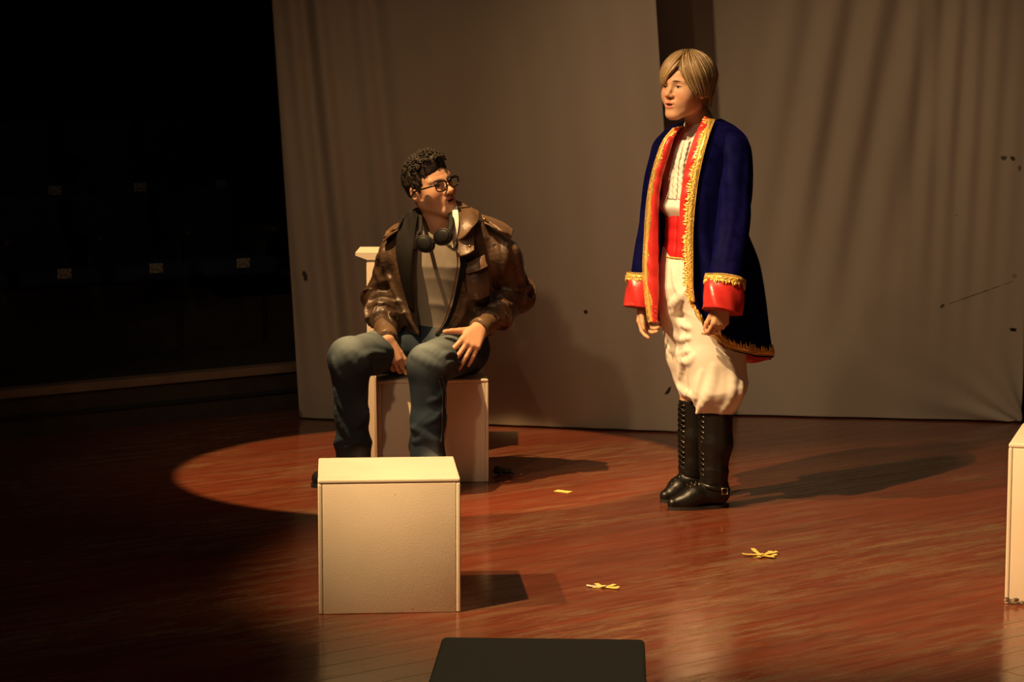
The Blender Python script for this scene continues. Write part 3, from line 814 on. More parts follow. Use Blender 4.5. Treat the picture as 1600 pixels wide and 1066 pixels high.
M_shoe = mat('black_shoe', (.012, .011, .011), .45)
M_blackplastic = mat('black_plastic', (.012, .010, .009), .22, .6)
M_lens = bpy.data.materials.new('lens_glass'); M_lens.use_nodes = True
_nt = M_lens.node_tree; _b = _nt.nodes['Principled BSDF']; _b.inputs['Base Color'].default_value = (1, 1, 1, 1); _b.inputs['Roughness'].default_value = .03
_b.inputs['Transmission Weight'].default_value = 1.0; _b.inputs['IOR'].default_value = 1.12
M_darklens = mat('dark_lens', (.010, .009, .008), .5, .3)
M_thread = mat('seam_thread', (.07, .065, .05), .8)
M_brass = mat('brass_snap', (.55, .40, .18), .35, .5, 1.0)
M_eyew = mat('eye_white', (.70, .64, .56), .25); M_iris = mat('iris_brown', (.05, .024, .012), .2); M_pupil = mat('pupil_black', (.004, .004, .004), .15)

mF = nrm((-.26, -.97, 0)); mL = nrm((.97, -.26, 0)); mANG = math.atan2(mL[1], mL[0])
H1 = Head(PX(671, 291, 9.03), (.66, -.73, .16), (-.24, -.10, 1), 1.03)
hO = dict(open=.0032, jaw=1.08, chin=1.15, eye_open=.0036)
neck1 = PX(689, 343, 9.05)
hipL, kneeL, ankL = PX(722, 549, 9.12), PX(669, 570, 8.71), PX(668, 745, 8.70)      # his left = right in the photo
hipR, kneeR, ankR = PX(617, 546, 9.12), PX(546, 560, 8.74), PX(553, 738, 8.84)
shL, elL, wrL = PX(784, 388, 9.03), PX(805, 462, 9.17), PX(748, 514, 8.905)
shR, elR, wrR = PX(620, 384, 9.16), PX(597, 462, 9.25), PX(605, 531, 8.92)
zz = lambda v, D=9.05: CAM_H - (v - HORIZON) * D / FPX
tz = [.50, .60, .70, .85, .96, 1.01, 1.045, 1.085]
tcx = [-.275, -.275, -.272, -.262, -.256, -.262, -.272, -.279]
tcy = [9.17, 9.16, 9.14, 9.10, 9.09, 9.08, 9.07, 9.06]
tee = (tz, tcx, tcy, [.168, .165, .168, .178, .172, .135, .085, .066], [.118, .118, .120, .118, .100, .085, .070, .062], mANG)
# body
xs = axis(-.80, .10, .007, [(-.545, -.395, .0026), (-.46, -.185, .0026), (-.29, -.075, .0026)])
ys = axis(8.52, 9.38, .007, [(8.80, 9.16, .0026)])
zs_ = axis(.02, 1.38, .008, [(.40, .62, .0026), (1.04, 1.37, .0026)])
B = Vol(xs, ys, zs_)
loft_put(B, (-.55, 8.9, .42), (.0, 9.35, 1.1), (tz, tcx, tcy, np.array(tee[3]) - .02, np.array(tee[4]) - .02, mANG), .02)
for h_, k_, a_ in ((hipL, kneeL, ankL), (hipR, kneeR, ankR)):
    B.chain([h_, k_, a_], [.065, .050, .035], k=.03, kin=.02)
    B.chain([a_, a_ + V(-.01, -.035, -.045)], [.03, .024], k=.02)
for s_, e_, w_ in ((shL, elL, wrL), (shR, elR, wrR)): B.chain([s_, e_, w_ + nrm(e_ - w_) * .004], [.046, .036, .0255], k=.03, kin=.015)
hand(B, wrR, (.22, -.08, -.97), (-.10, -.98, .10), -1, 1.0, [(28, 22, 12), (38, 28, 16), (42, 32, 18), (46, 34, 20)], (3, 1, -2, -5), (24, 8), (4, 8))
hand(B, wrL, (-.37, -.74, -.55), (.42, -.62, .62), 1, 1.13, [(24, 16, 8), (28, 16, 8), (32, 18, 8), (36, 22, 10)], (12, 2, -6, -14), (50, 4), (0, 4))
add_head(B, H1, hO, neck1, .056)
v, f = keep_largest(*B.mesh())
sk = (.72, .40, .25)
mk('body', v - man_o, f, M_skin1, man, True, None, head_paint(v, H1, sk, (.40, .14, .095), hO)); print('man body', len(v))
del B
eyes(H1, man, M_eyew, M_iris, M_pupil, (.15, 1, .05)); brows(H1, man, M_hairD, -.004, .0050); lashes(H1, man, M_hairD, .0036)
# hair: close cap with short curls
def head_vol(H, lo, hi, h, fn):
    """meshes fn(x, y, z) given in head units"""
    v_ = Vol(axis(lo[0], hi[0], h), axis(lo[1], hi[1], h), axis(lo[2], hi[2], h))
    v_.F = fn(v_.x[:, None, None], v_.y[None, :, None], v_.z[None, None, :]).astype(np.float32) + np.zeros_like(v_.F)
    a, b = keep_largest(*v_.mesh()); return H.W(a), b
def hair1(x, y, z):
    ax = np.abs(x)
    d = d_ell(ax, y, z, (0, -.012, .034), (.0805, .102, .096))
    d = smin(d, d_ell(ax, y, z, (0, .03, .075), (.058, .062, .058)), .02)
    d = smin(d, d_ell(ax, y, z, (0, .052, .098), (.046, .036, .026)), .02)
    am = np.clip((.066 - y) / .03, .12, 1) + np.clip((z - .095) / .01, 0, 1)
    d = d - am * (.0026 * waves(x, y, z, 190) + .0022 * waves(x, y, z, 330, 2))
    d = smax(d, -d_ell(ax, y, z, (0, .125, -.014), (.066, .072, .086)), .004)      # face
    d = smax(d, -d_ell(ax, y, z, (.082, .022, -.072), (.035, .048, .058)), .006)    # in front of and below the ear
    d = smax(d, -(z + .072 - .2 * y), .008)
    return d
v, f = head_vol(H1, (-.1, -.13, -.11), (.1, .12, .15), .0026, hair1)
hb = MB(); hb.add(v, f)
rr = random.Random(5)
for k in range(330):
    th = rr.uniform(-2.2, 2.2) ; ph = rr.uniform(.05, 1.15)
    if abs(th) < .75 and ph > .98: continue
    c = V(.080 * math.sin(ph) * math.sin(th), -.004 + .098 * math.sin(ph) * math.cos(th), .034 + .097 * math.cos(ph))
    a0 = rr.uniform(0, 6.28); r0 = rr.uniform(.004, .008); n_ = nrm(c - V(0, -.01, .034)); c = c + n_ * (.021 * max(0, math.cos(th)) ** 2 * min(1, ph / .6)); u_ = nrm(np.cross(n_, V(.3, .2, .9))); w_ = np.cross(n_, u_)
    pts = [H1.W(c + (u_ * math.cos(a0 + t * 4.2) + w_ * math.sin(a0 + t * 4.2)) * r0 + n_ * (.002 + .004 * math.sin(t * 3))) for t in np.linspace(0, 1, 7)]
    hb.tube(pts, np.array([.4, .9, 1, 1, .9, .7, .3]) * .0032, 5)
hb.build('hair', M_hairD, man); 
# glasses
g = MB()
def rim(s):
    pts = []
    for t in np.linspace(0, 2 * math.pi, 30, endpoint=False):
        cx, cz = math.cos(t), math.sin(t); n_ = 3.2
        q = (abs(cx) ** n_ + abs(cz) ** n_) ** (-1 / n_)
        ux, uz = cx * q * .0255, cz * q * (.0178 if cz > 0 else .0185)
        pts.append(V(s * .0335 + ux, .1085 - .10 * (ux * s) ** 1 * .35 - .4 * abs(s * .0335 + ux) * .2, uz - .004))
    return pts
for s in (-1, 1):
    p_ = [H1.W(q) for q in rim(s)]; g.tube(p_, .0025 * H1.k, 7, True)
    up_ = [H1.W(q + V(0, .0005, .0008)) for q in rim(s)[1:15]]; g.tube(up_, .0036 * H1.k, 7)
    g.tube(crom([H1.W(q) for q in ((s * .058, .102, .006), (s * .071, .092, .006), (s * .079, .05, .004), (s * .0815, .0, .0), (s * .080, -.025, -.02))], 16), .0033 * H1.k, 7)
g.tube(crom([H1.W(q) for q in ((-.010, .109, .004), (0, .112, .007), (.010, .109, .004))], 7), .0031 * H1.k, 7)
gl = g.build('eyeglasses', M_blackplastic, man)
for s in (-1, 1):
    pl = np.array([H1.W(q) for q in rim(s)]); q = MB(); n = len(pl); nn = H1.M[1] * .0009
    q.add(np.r_[pl + nn, pl - nn], [tuple(range(n)), tuple(range(2 * n - 1, n - 1, -1))] + [(i, n + i, n + (i + 1) % n, (i + 1) % n) for i in range(n)])
    q.build('lens', M_lens, gl, smooth=False)

# t-shirt
T = Vol(axis(-.50, -.03, .005), axis(8.92, 9.33, .005), axis(.55, 1.12, .005))
fold_t = lambda X, Y, Z: .006 * np.clip((.86 - Z) / .25, 0, 1) * ridge(30 * Z + 6 * X + 2.0 * waves(X, Y, Z, 9)) * -1 + .002 * waves(X, Y, Z, 28)
loft_put(T, (-.5, 8.9, .56), (.0, 9.35, 1.09), tee, .0, 2.2, fold_t)
sl, X, Y, Z = T.blk((-.5, 8.9, 1.0), (0, 9.3, 1.12)); T.cut(sl, d_cone(X, Y, Z, neck1 + V(0, -.012, -.012), neck1 + V(0, -.03, .2), .060, .09)[0], .006)
v, f = keep_largest(*T.mesh()); mk('t_shirt', v - man_o, f, M_tee, man); del T

# jeans
def jean_fold(kind):
    def fn(s, X, Y, Z):
        w = np.exp(-((s - .45) / .07) ** 2)
        a = .016 * w * ridge(30 * s + 16 * X + 9 * Z + 1.3 * waves(X, Y, Z, 9, kind)) * np.clip((8.86 - Y) / .06 * -1 + 1.2, 0, 1)
        b_ = .013 * np.clip((s - .55) / .2, 0, 1) * ridge(17 * s + 10 * X - 9 * Y + 1.9 * waves(X, Y, Z, 8, kind + 1))
        c = .008 * ridge(9 * X - 11 * Z + 7 * s + 1.6 * waves(X, Y, Z, 7, kind + 2)) * np.clip((.38 - s) / .1, 0, 1)
        return -(a + b_ + c) + .005 + .0016 * waves(X, Y, Z, 60, kind)
    return fn
Jn = Vol(axis(-.74, -.02, .0042), axis(8.54, 9.34, .0042), axis(.045, .70, .0042))
for h_, k_, a_, kd in ((hipL, kneeL, ankL, 0), (hipR, kneeR, ankR, 3)):
    Jn.chain([h_ + V(0, .0, .0), k_, k_ * .5 + a_ * .5, a_], [.098, .083, .066, .074], k=.02, kin=.03, fold=jean_fold(kd))
Jn.ell(V(-.30, 9.16, .505), (.205, .135, .10), .06); Jn.ell(V(-.275, 9.16, .58), (.172, .125, .09), .04)
sl, X, Y, Z = Jn.blk((-.8, 8.7, .3), (0, 9.4, .45)); Jn.cut(sl, np.maximum(Z - .4125, 8.98 - Y), .006)   # flattened on the seat
JP = [[(1.0), (646, 556), (668, 566), (688, 575), (694, 580)], [(.9), (664, 545), (680, 553), (692, 566), (697, 578)], [(.8), (688, 560), (702, 552), (714, 556)], [(.7), (690, 572), (706, 566), (720, 570)],
      [(1.0), (538, 548), (552, 566), (566, 582), (574, 590)], [(.9), (552, 548), (566, 560), (578, 574), (582, 584)], [(.8), (560, 560), (580, 552), (602, 553)], [(.7), (520, 560), (527, 580), (540, 596)],
      [(.9), (648, 690), (668, 684), (690, 690)], [(.8), (642, 668), (660, 676), (676, 690), (684, 702)], [(.7), (690, 640), (680, 654), (664, 662)], [(.7), (694, 610), (684, 622), (670, 628)],
      [(.9), (526, 640), (534, 664), (552, 684), (568, 694)], [(.9), (560, 678), (570, 690), (578, 704)], [(.8), (540, 700), (556, 690), (566, 680)], [(.7), (522, 610), (530, 632), (545, 648)], [(.7), (576, 640), (564, 660), (550, 668)]]
folds(Jn, Surface(Jn.mesh()[0]), JP, .011, .022)
v, f = keep_largest(*Jn.mesh())
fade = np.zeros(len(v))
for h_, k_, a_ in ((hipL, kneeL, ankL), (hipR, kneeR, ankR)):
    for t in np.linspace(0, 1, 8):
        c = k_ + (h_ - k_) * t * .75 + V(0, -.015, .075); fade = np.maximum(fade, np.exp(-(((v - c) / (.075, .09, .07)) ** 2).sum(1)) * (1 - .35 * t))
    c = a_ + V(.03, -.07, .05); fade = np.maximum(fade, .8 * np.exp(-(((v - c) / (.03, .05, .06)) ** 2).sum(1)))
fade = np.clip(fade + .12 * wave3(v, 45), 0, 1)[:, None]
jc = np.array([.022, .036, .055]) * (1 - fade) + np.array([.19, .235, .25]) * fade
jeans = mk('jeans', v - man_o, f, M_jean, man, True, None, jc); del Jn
jS = Surface(v)
def laid(surf, pts, off, default, n=24):
    c = crom(np.array(pts, float), n); return np.array([PX(a, b, surf.at(a, b, off, default)) for a, b in c])
for pts in [[(690, 588), (697, 612), (697, 640), (697, 668), (694, 690)], [(686, 594), (691, 616), (691, 642), (691, 668), (689, 692)]]:
    q = MB(); q.tube(laid(jS, pts, .001, 8.8), .0013, 5); q.build('seam', M_thread, jeans)
# shoes
for a_, tip in ((ankL, ankL + V(-.01, -.19, 0)), (ankR, FL(487, 753, .02))):
    d_ = nrm(V(tip[0] - a_[0], tip[1] - a_[1], 0)); ln = float(np.linalg.norm((tip - a_)[:2])); sd_ = V(-d_[1], d_[0], 0)
    q = Vol(axis(a_[0] - .26, a_[0] + .10, .006), axis(a_[1] - .27, a_[1] + .12, .006), axis(-.004, .15, .006))
    g_ = lambda t, z: V(a_[0], a_[1], 0) + d_ * t + V(0, 0, z)
    q.chain([g_(-.03, .055), g_(ln * .55, .045), g_(ln - .03, .034)], [.046, .043, .030], k=.02, kin=.02)
    q.cone(g_(-.01, .06), g_(-.005, .12), .045, .043)
    sl, X, Y, Z = q.blk((-9, 0, -1), (9, 20, 1)); q.cut(sl, Z - .003 + 0 * X + 0 * Y, .003)
    v, f = q.mesh(); sh = mk('shoe', v - man_o, f, M_shoe, man)
    s_ = MB(); m_ = ln / 2 - .035; ol = [(g_(m_ + (ln / 2 + .038) * math.cos(t), 0) + sd_ * .043 * math.sin(t))[:2] for t in np.linspace(0, 2 * math.pi, 24, endpoint=False)]
    n = len(ol); s_.add([(x, y, .001) for x, y in ol] + [(x, y, .018) for x, y in ol], [tuple(range(n))[::-1], tuple(range(n, 2 * n))] + [(i, (i + 1) % n, n + (i + 1) % n, n + i) for i in range(n)])
    s_.build('sole', M_dark, sh, smooth=False)

# leather jacket: hollow shell, open in front
Jk = Vol(axis(-.66, .13, .0038), axis(8.78, 9.40, .0038), axis(.52, 1.13, .0038))
jz = [.555, .585, .65, .75, .88, .97, 1.012, 1.045, 1.08]
jcx = [-.272, -.272, -.27, -.266, -.258, -.256, -.262, -.272, -.279]; jcy = [9.16, 9.16, 9.15, 9.13, 9.10, 9.09, 9.08, 9.07, 9.065]
jk = (jz, jcx, jcy, [.190, .205, .214, .214, .218, .212, .178, .118, .088], [.140, .150, .156, .154, .150, .128, .108, .092, .082], mANG)
torso_fold = lambda X, Y, Z: -.012 * np.clip((1.0 - Z) / .2, .2, 1) * ridge(15 * X + 9 * Z + 2.0 * waves(X, Y, Z, 8, 3)) ** 1.3 + .004 * waves(X, Y, Z, 26, 1)
loft_put(Jk, (-.6, 8.85, .5), (.06, 9.4, 1.11), jk, .0, 2.3, torso_fold)
def sleeve_fold(L1, L2, seed):
    def fn(s, X, Y, Z):
        e = np.exp(-((s - L1) / .085) ** 2); w = np.clip((s - L1 - .02) / .10, 0, 1); u = np.clip(1 - s / L1, 0, 1)
        n = waves(X, Y, Z, 11, seed); n2 = waves(X, Y, Z, 19, seed + 2)
        return -(.021 * e * ridge(33 * s + 2.3 * n + 8 * X) ** 1.3 + .020 * w * ridge(28 * s + 2.4 * n2 + 9 * X) + .013 * u * ridge(15 * X + 11 * Y + 6 * Z + 1.8 * n) ** 1.2) + .003 * waves(X, Y, Z, 48, seed + 1) + .008
    return fn
for s_, e_, w_, sd in ((shL, elL, wrL, 0), (shR, elR, wrR, 2)):
    L1 = np.linalg.norm(e_ - s_); L2 = np.linalg.norm(w_ - e_); we = w_ + nrm(e_ - w_) * .088
    Jk.chain([s_ + (s_ - V(-.26, 9.09, s_[2])) * -.16, s_ + V(0, 0, -.03), e_, e_ * .35 + we * .65, we], [.058, .074, .072, .070, .050], k=.035, kin=.03, fold=sleeve_fold(L1 + .03, L2, sd))
sl, X, Y, Z = Jk.blk((-.7, 8.7, .5), (.2, 9.5, 1.2))
inner = d_loft(X, Y, Z, [-.2] + tee[0][1:-1] + [1.3], tee[1], tee[2], np.array(tee[3]) + .012, np.array(tee[4]) + .012, mANG, 2.2)
Jk.cut(sl, inner, .004)
zk = [.50, .575, .60, .65, .77, .84, .895, .96, 1.03, 1.12]
xl = np.interp(Z, zk, [-.36, -.363, -.366, -.374, -.391, -.391, -.389, -.378, -.362, -.352]).astype(np.float32)
xr = np.interp(Z, zk, [-.315, -.29, -.262, -.238, -.206, -.196, -.205, -.214, -.214, -.205]).astype(np.float32)
Jk.cut(sl, np.maximum(np.maximum(xl - X, X - xr), Y - 9.08), .008)
Jk.cut(sl, np.maximum(Z - (.575 + .16 * np.clip(-(X + .36), -.02, .6) ), 0 * X + Y - 9.15), .004)
KP = [[(1.0), (788, 452), (805, 450), (822, 451), (830, 446)], [(1.1), (780, 463), (796, 461), (812, 468), (824, 466)], [(1.1), (766, 478), (786, 474), (806, 480)], [(1.0), (752, 494), (774, 488), (796, 500)], [(.9), (760, 486), (776, 500), (796, 508)],
      [(.8), (770, 372), (778, 396), (786, 424)], [(.8), (792, 378), (790, 404), (783, 432)], [(.9), (806, 384), (812, 412), (818, 438)],
      [(1.0), (578, 448), (592, 442), (606, 438)], [(1.1), (580, 464), (596, 459), (612, 462)], [(1.0), (576, 478), (592, 474), (612, 480)], [(.9), (584, 490), (600, 486), (616, 494)],
      [(.9), (598, 392), (600, 414), (609, 436)], [(.8), (590, 398), (588, 424), (594, 440)], [(.8), (728, 470), (724, 492), (712, 512)], [(.8), (752, 478), (744, 498), (728, 514)], [(.7), (766, 440), (768, 462), (762, 482)]]
folds(Jk, Surface(Jk.mesh()[0]), KP, .011, .018)
v, f = keep_largest(*Jk.mesh()); del Jk
inn = d_loft(v[:, 0], v[:, 1], v[:, 2], [-.2] + tee[0][1:-1] + [1.3], tee[1], tee[2], np.array(tee[3]) + .018, np.array(tee[4]) + .018, mANG, 2.2) < 0
mi = inn[f].all(1).astype(int)
jacket = mk('leather_jacket', v - man_o, f, [M_leather, M_lining], man, True, mi); print('jacket', len(v))
jkS = Surface(v)
# cuffs
for w_, e_, nm in ((wrL, elL, 0), (wrR, elR, 1)):
    ax_ = nrm(w_ - e_); a_ = w_ - ax_ * .098; b_ = w_ + ax_ * .002
    q = MB(); ts = np.linspace(0, 1, 9); r_ = .047 + .002 * np.sin(ts * 9) - .006 * ts
    outer = [a_ + (b_ - a_) * t for t in ts]
    q.tube(np.r_[outer, outer[::-1]], np.r_[r_, r_[::-1] - .006], 26, cap=False)
    q.build('cuff', M_leather2, jacket)
def dsheet(name, pts, th, m, parent=jacket, nu=20, nv=20, lay=None):
    """pts[rows][cols] = (u, v, D); lay = (surface, gap) takes D from the garment below"""
    if lay is not None:
        c = crom(crom(np.array(pts, float), 7, 0), 7, 1)
        pts = [[(a, b, min(D + .02, lay[0].at(a, b, lay[1], D))) for a, b, D in row] for row in c]
    return sheet(name, [[PX(*q) for q in row] for row in pts], th, m, parent, nu, nv, .003)
# collar on the right of the photo: falls from the neck over the shoulder, tip turned out
dsheet('collar', [[(707, 312, 9.03), (712, 330, 8.96), (713, 350, 8.925), (714, 376, 8.915)],
                  [(720, 316, 9.06), (724, 330, 8.98), (724, 350, 8.925), (720, 374, 8.895)],
                  [(733, 323, 9.06), (738, 334, 8.98), (736, 350, 8.92), (727, 368, 8.885)],
                  [(748, 332, 9.05), (748, 342, 8.985), (742, 352, 8.92), (731, 362, 8.885)]], .007, M_leather2)
dsheet('storm_flap', [[(714, 366, 8.91), (713, 385, 8.90), (716, 402, 8.885)],
                      [(727, 360, 8.92), (728, 380, 8.905), (730, 398, 8.875)],
                      [(738, 350, 8.95), (740, 372, 8.93), (741, 392, 8.885)]], .008, M_leather2)
dsheet('collar', [[(700, 318, 9.19), (680, 316, 9.21), (655, 322, 9.17), (645, 332, 9.10)],
                  [(705, 330, 9.20), (680, 330, 9.23), (648, 332, 9.18), (636, 340, 9.08)]], .007, M_lining)
# turned-back left lapel, dark inside
dsheet('lapel', [[(656, 324, 9.02), (651, 350, 8.985), (645, 395, 8.955), (643, 445, 8.965), (646, 488, 8.985)],
                 [(643, 330, 9.05), (637, 352, 9.0), (632, 395, 8.965), (635, 440, 8.97), (642, 486, 8.99)],
                 [(630, 338, 9.07), (622, 358, 9.02), (619, 395, 8.985), (627, 436, 8.985), (639, 482, 8.995)]], .007, M_lining, lay=(jkS, .008))
dsheet('lapel', [[(713, 385, 8.925), (720, 410, 8.925), (716, 440, 8.93), (708, 475, 8.935), (697, 505, 8.945), (681, 524, 8.96)],
                 [(722, 392, 8.905), (728, 414, 8.905), (722, 442, 8.91), (713, 476, 8.92), (701, 507, 8.935), (685, 527, 8.95)]], .006, M_lining)
# chest pocket and flap
dsheet('pocket', [[(727, 425, 8.905), (729, 445, 8.90), (733, 468, 8.905)], [(743, 422, 8.90), (747, 443, 8.89), (748, 468, 8.90)], [(761, 415, 8.915), (765, 438, 8.91), (764, 462, 8.92)]], .008, M_leather, lay=(jkS, .004))
dsheet('pocket_flap', [[(729, 411, 8.915), (727, 420, 8.897), (729, 428, 8.892)], [(744, 405, 8.905), (744, 415, 8.885), (747, 423, 8.878)], [(757, 399, 8.915), (759, 409, 8.90), (762, 416, 8.895)]], .007, M_leather2, lay=(jkS, .010))
# shoulder straps
dsheet('epaulette', [[(752, 337, 9.06), (755, 343, 8.99), (758, 349, 8.945)], [(770, 342, 9.06), (772, 350, 8.99), (774, 358, 8.935)], [(787, 350, 9.06), (788, 358, 8.995), (788, 366, 8.935)], [(801, 361, 9.05), (800, 367, 9.0), (798, 374, 8.95)]], .006, M_leather2, lay=(jkS, .006))
dsheet('epaulette', [[(629, 346, 9.12), (627, 353, 9.06), (625, 359, 9.03)], [(616, 353, 9.14), (613, 360, 9.08), (610, 367, 9.045)], [(604, 364, 9.15), (600, 371, 9.10), (598, 378, 9.065)]], .006, M_leather2, lay=(jkS, .006))
for p_ in (PX(757, 343, jkS.at(757, 343, .012, 8.95)), PX(734, 385, 8.866), PX(745, 412, jkS.at(745, 412, .018, 8.874))):
    q = MB(); q.ell(p_, (.0062, .004, .0062)); q.build('snap_button', M_brass, jacket)
q = MB(); zp = [PX(*p_) for p_ in ((713, 392, 8.915), (715, 410, 8.917), (711, 440, 8.922), (703, 475, 8.928), (694, 503, 8.938), (680, 520, 8.952))]
q.tube(crom(zp, 40), .0028, 6); q.build('zipper', mat('copper_zip', (.42, .20, .10), .4, .5, .6), jacket)
# white shirt edge showing inside the collar
dsheet('undershirt_edge', [[(706, 318, 8.99), (708, 345, 8.925), (707, 370, 8.91), (706, 388, 8.915)], [(714, 320, 8.985), (717, 345, 8.918), (714, 370, 8.905), (708, 388, 8.912)]], .005, M_white_cloth, man)
# goggles hanging round the neck
gg = MB()
for (u, v_, D, tilt) in ((664, 381, 8.868, .5), (692, 370, 8.853, -.4)):
    c = PX(u, v_, D); fw = nrm(mF + V(0, 0, .18)); rt = nrm(np.cross(fw, (0, 0, 1)) * math.cos(tilt) + V(0, 0, math.sin(tilt))); upv = np.cross(rt, fw)
    for rad, fr in ((np.array([.030, .037, .039, .036, .031]), np.array([-.022, -.014, .004, .011, .012])),):
        n = 24; vs = []; fs = []
        for r_, o_ in zip(rad, fr):
            for k in range(n):
                t = 2 * math.pi * k / n; vs.append(c + fw * o_ + rt * math.cos(t) * r_ * 1.03 + upv * math.sin(t) * r_ * .88)
        for i in range(4):
            for k in range(n): fs.append((i * n + k, i * n + (k + 1) % n, (i + 1) * n + (k + 1) % n, (i + 1) * n + k))
        fs.append(tuple(range(n)))
        gg.add(vs, fs)
pa, pb = PX(664, 381, 8.868), PX(692, 370, 8.853)
gg.tube(crom([pa * .42 + pb * .58 + V(0, 0, -.012), (pa + pb) / 2 + mF * .008 + V(0, 0, -.006), pa * .58 + pb * .42 + V(0, 0, -.012)], 8), .004, 6)
gog = gg.build('goggles', mat('black_rubber', (.012, .010, .009), .55, .35), man)
for (u, v_, D, tilt) in ((664, 381, 8.868, .5), (692, 370, 8.853, -.4)):
    c = PX(u, v_, D); fw = nrm(mF + V(0, 0, .18)); rt = nrm(np.cross(fw, (0, 0, 1)) * math.cos(tilt) + V(0, 0, math.sin(tilt))); upv = np.cross(rt, fw)
    q = MB(); q.ell(c + fw * .010, (.0312, .0268, .006), np.array([rt, upv, fw]), 20, 8); q.build('goggle_lens', M_darklens, gog)
q = MB()
q.tube(crom([PX(653, 372, 8.885), PX(657, 356, 8.925), PX(657, 340, 8.98), PX(655, 326, 9.06)], 16), .008, 8, flat=.35, side=mL)
q.build('strap', M_lining, gog); q = MB()
q.tube(crom([PX(648, 392, 8.885), PX(650, 375, 8.885), PX(654, 362, 8.895)], 8), .007, 8, flat=.4, side=mL)
q.build('strap', M_lining, gog); q = MB()
q.tube(crom([PX(701, 362, 8.875), PX(705, 350, 8.905), PX(705, 334, 8.955), PX(703, 320, 9.03)], 16), .012, 8, flat=.4, side=mL)
q.build('strap', M_lining, gog)
# ------------------------------------------------------------------ the standing person in the blue coat
O2 = V(.69, 8.50, 0); L2v = V(.62, -.785, 0); F2v = V(-.785, -.62, 0)
def Q(l, f, z): return O2 + L2v * l + F2v * f + V(0, 0, z)
ANG2 = math.atan2(L2v[1], L2v[0])
prince = thing('person', tuple(O2), 'person in a blond wig, gold-trimmed blue coat, white breeches and black boots, standing', 'person')
M_skin2 = skin_mat('skin_prince', (.60, .345, .21))
M_wig = mat('blond_wig', (.42, .27, .11), .36, .55, attr=True)
M_velvet = mat('blue_velvet', (.004, .004, .050), .6, .02, noise=(30, (.002, .002, .028), .4, .7), bump=(160, .15, .001), sheen=(.75, .16, (.11, .09, 1.0)))
M_satin = mat('red_satin', (.62, .035, .030), .30, .6, noise=(18, (.50, .022, .022), .4, .7), bump=(26, .25, .006), sheen=(.3, .3, (1, .5, .45)))
M_sash = mat('red_sash', (.50, .012, .014), .55, .4, bump=(60, .25, .002))
M_gold = mat('gold_trim', (.90, .62, .17), .36, .5, .55, bump=(420, .5, .001))
M_shirt = mat('white_shirt', (.76, .70, .63), .75, .3, bump=(90, .2, .002))
M_breech = mat('white_breeches', (.74, .68, .60), .75, .25, bump=(240, .12, .001))
M_boot = mat('black_boot_leather', (.006, .005, .0045), .38, .38, bump=(45, .5, .004))
M_sole = mat('boot_sole', (.016, .012, .009), .6)
M_eyelet = mat('eyelet_metal', (.62, .50, .30), .3, .5, 1.0)

H2 = Head(PX(1073, 136.5, 8.45), (-.70, -.71, .03), (.03, .02, 1), .965)
pO = dict(open=.0030, jaw=.92, cheek=1.03, eye_open=.0040, small_nose=.004, chin=.9)
neck2 = Q(.0, -.02, 1.405)
shN, elN, wrN = Q(.166, -.015, 1.340), PX(1148, 338, 8.32), PX(1129, 474, 8.235)
shF, elF, wrF = Q(-.166, .0, 1.340), PX(1023, 338, 8.62), PX(1006, 470, 8.56)
pz = [.90, .98, 1.06, 1.16, 1.28, 1.345, 1.39, 1.43]
def lf(l, f): p = Q(l, f, 0); return p[0], p[1]
pc = [lf(0, -.01), lf(0, -.005), lf(0, 0), lf(0, .005), lf(0, 0), lf(0, -.01), lf(0, -.015), lf(0, -.018)]
pcx, pcy = [c[0] for c in pc], [c[1] for c in pc]
bod = (pz, pcx, pcy, [.15, .138, .130, .140, .152, .148, .105, .060], [.115, .105, .100, .108, .104, .085, .07, .056], ANG2)

B = Vol(axis(.42, .93, .007, [(.545, .77, .0026), (.415, .545, .003), (.69, .82, .003)]), axis(8.12, 8.78, .007, [(8.33, 8.57, .0026), (8.12, 8.33, .003), (8.5, 8.63, .003)]),
        axis(.03, 1.70, .008, [(.62, .80, .0028), (1.40, 1.69, .0026)]))
loft_put(B, (.4, 8.2, .88), (1.0, 8.8, 1.45), (pz, pcx, pcy, np.array(bod[3]) - .012, np.array(bod[4]) - .012, ANG2), .02)
nearA, farA = V(.757, 8.445, 0), V(.690, 8.600, 0)
for hip_, an_ in ((Q(.08, -.01, .88), nearA), (Q(-.08, -.01, .88), farA)):
    B.chain([hip_, V(an_[0] - .01, an_[1], .45), V(an_[0] + .005, an_[1], .08)], [.085, .052, .036], k=.04, kin=.02)
    B.cone(V(an_[0], an_[1], .06), V(an_[0] - .05, an_[1] - .02, .045), .032, .026)
for s_, e_, w_ in ((shN, elN, wrN), (shF, elF, wrF)): B.chain([s_, e_, w_], [.042, .033, .0235], k=.03, kin=.015)
hand(B, wrN, (-.14, -.10, -.98), L2v + F2v * .25, 1, .90, [(34, 34, 18), (40, 38, 18), (44, 40, 20), (46, 42, 20)], (5, 1, -2, -5), (22, 22), (8, 12))
hand(B, wrF, (.02, -.06, -1), -L2v + F2v * .15, -1, .90, [(20, 28, 14), (34, 48, 20), (42, 50, 20), (46, 50, 22)], (5, 1, -2, -5), (20, 16), (6, 10))
add_head(B, H2, pO, neck2, .049)
v, f = keep_largest(*B.mesh()); print('prince body', len(v)); del B
sk2 = (.60, .345, .21)
mk('body', v - O2, f, M_skin2, prince, True, None, head_paint(v, H2, sk2, (.56, .20, .14), pO, (1.0, .74, .70)))
eyes(H2, prince, M_eyew, M_iris, M_pupil, (.1, 1, .0)); M_brow = mat('brown_brow', (.07, .036, .018), .7)
brows(H2, prince, M_brow, -.002, .0030, .004); lashes(H2, prince, M_brow, .0040)

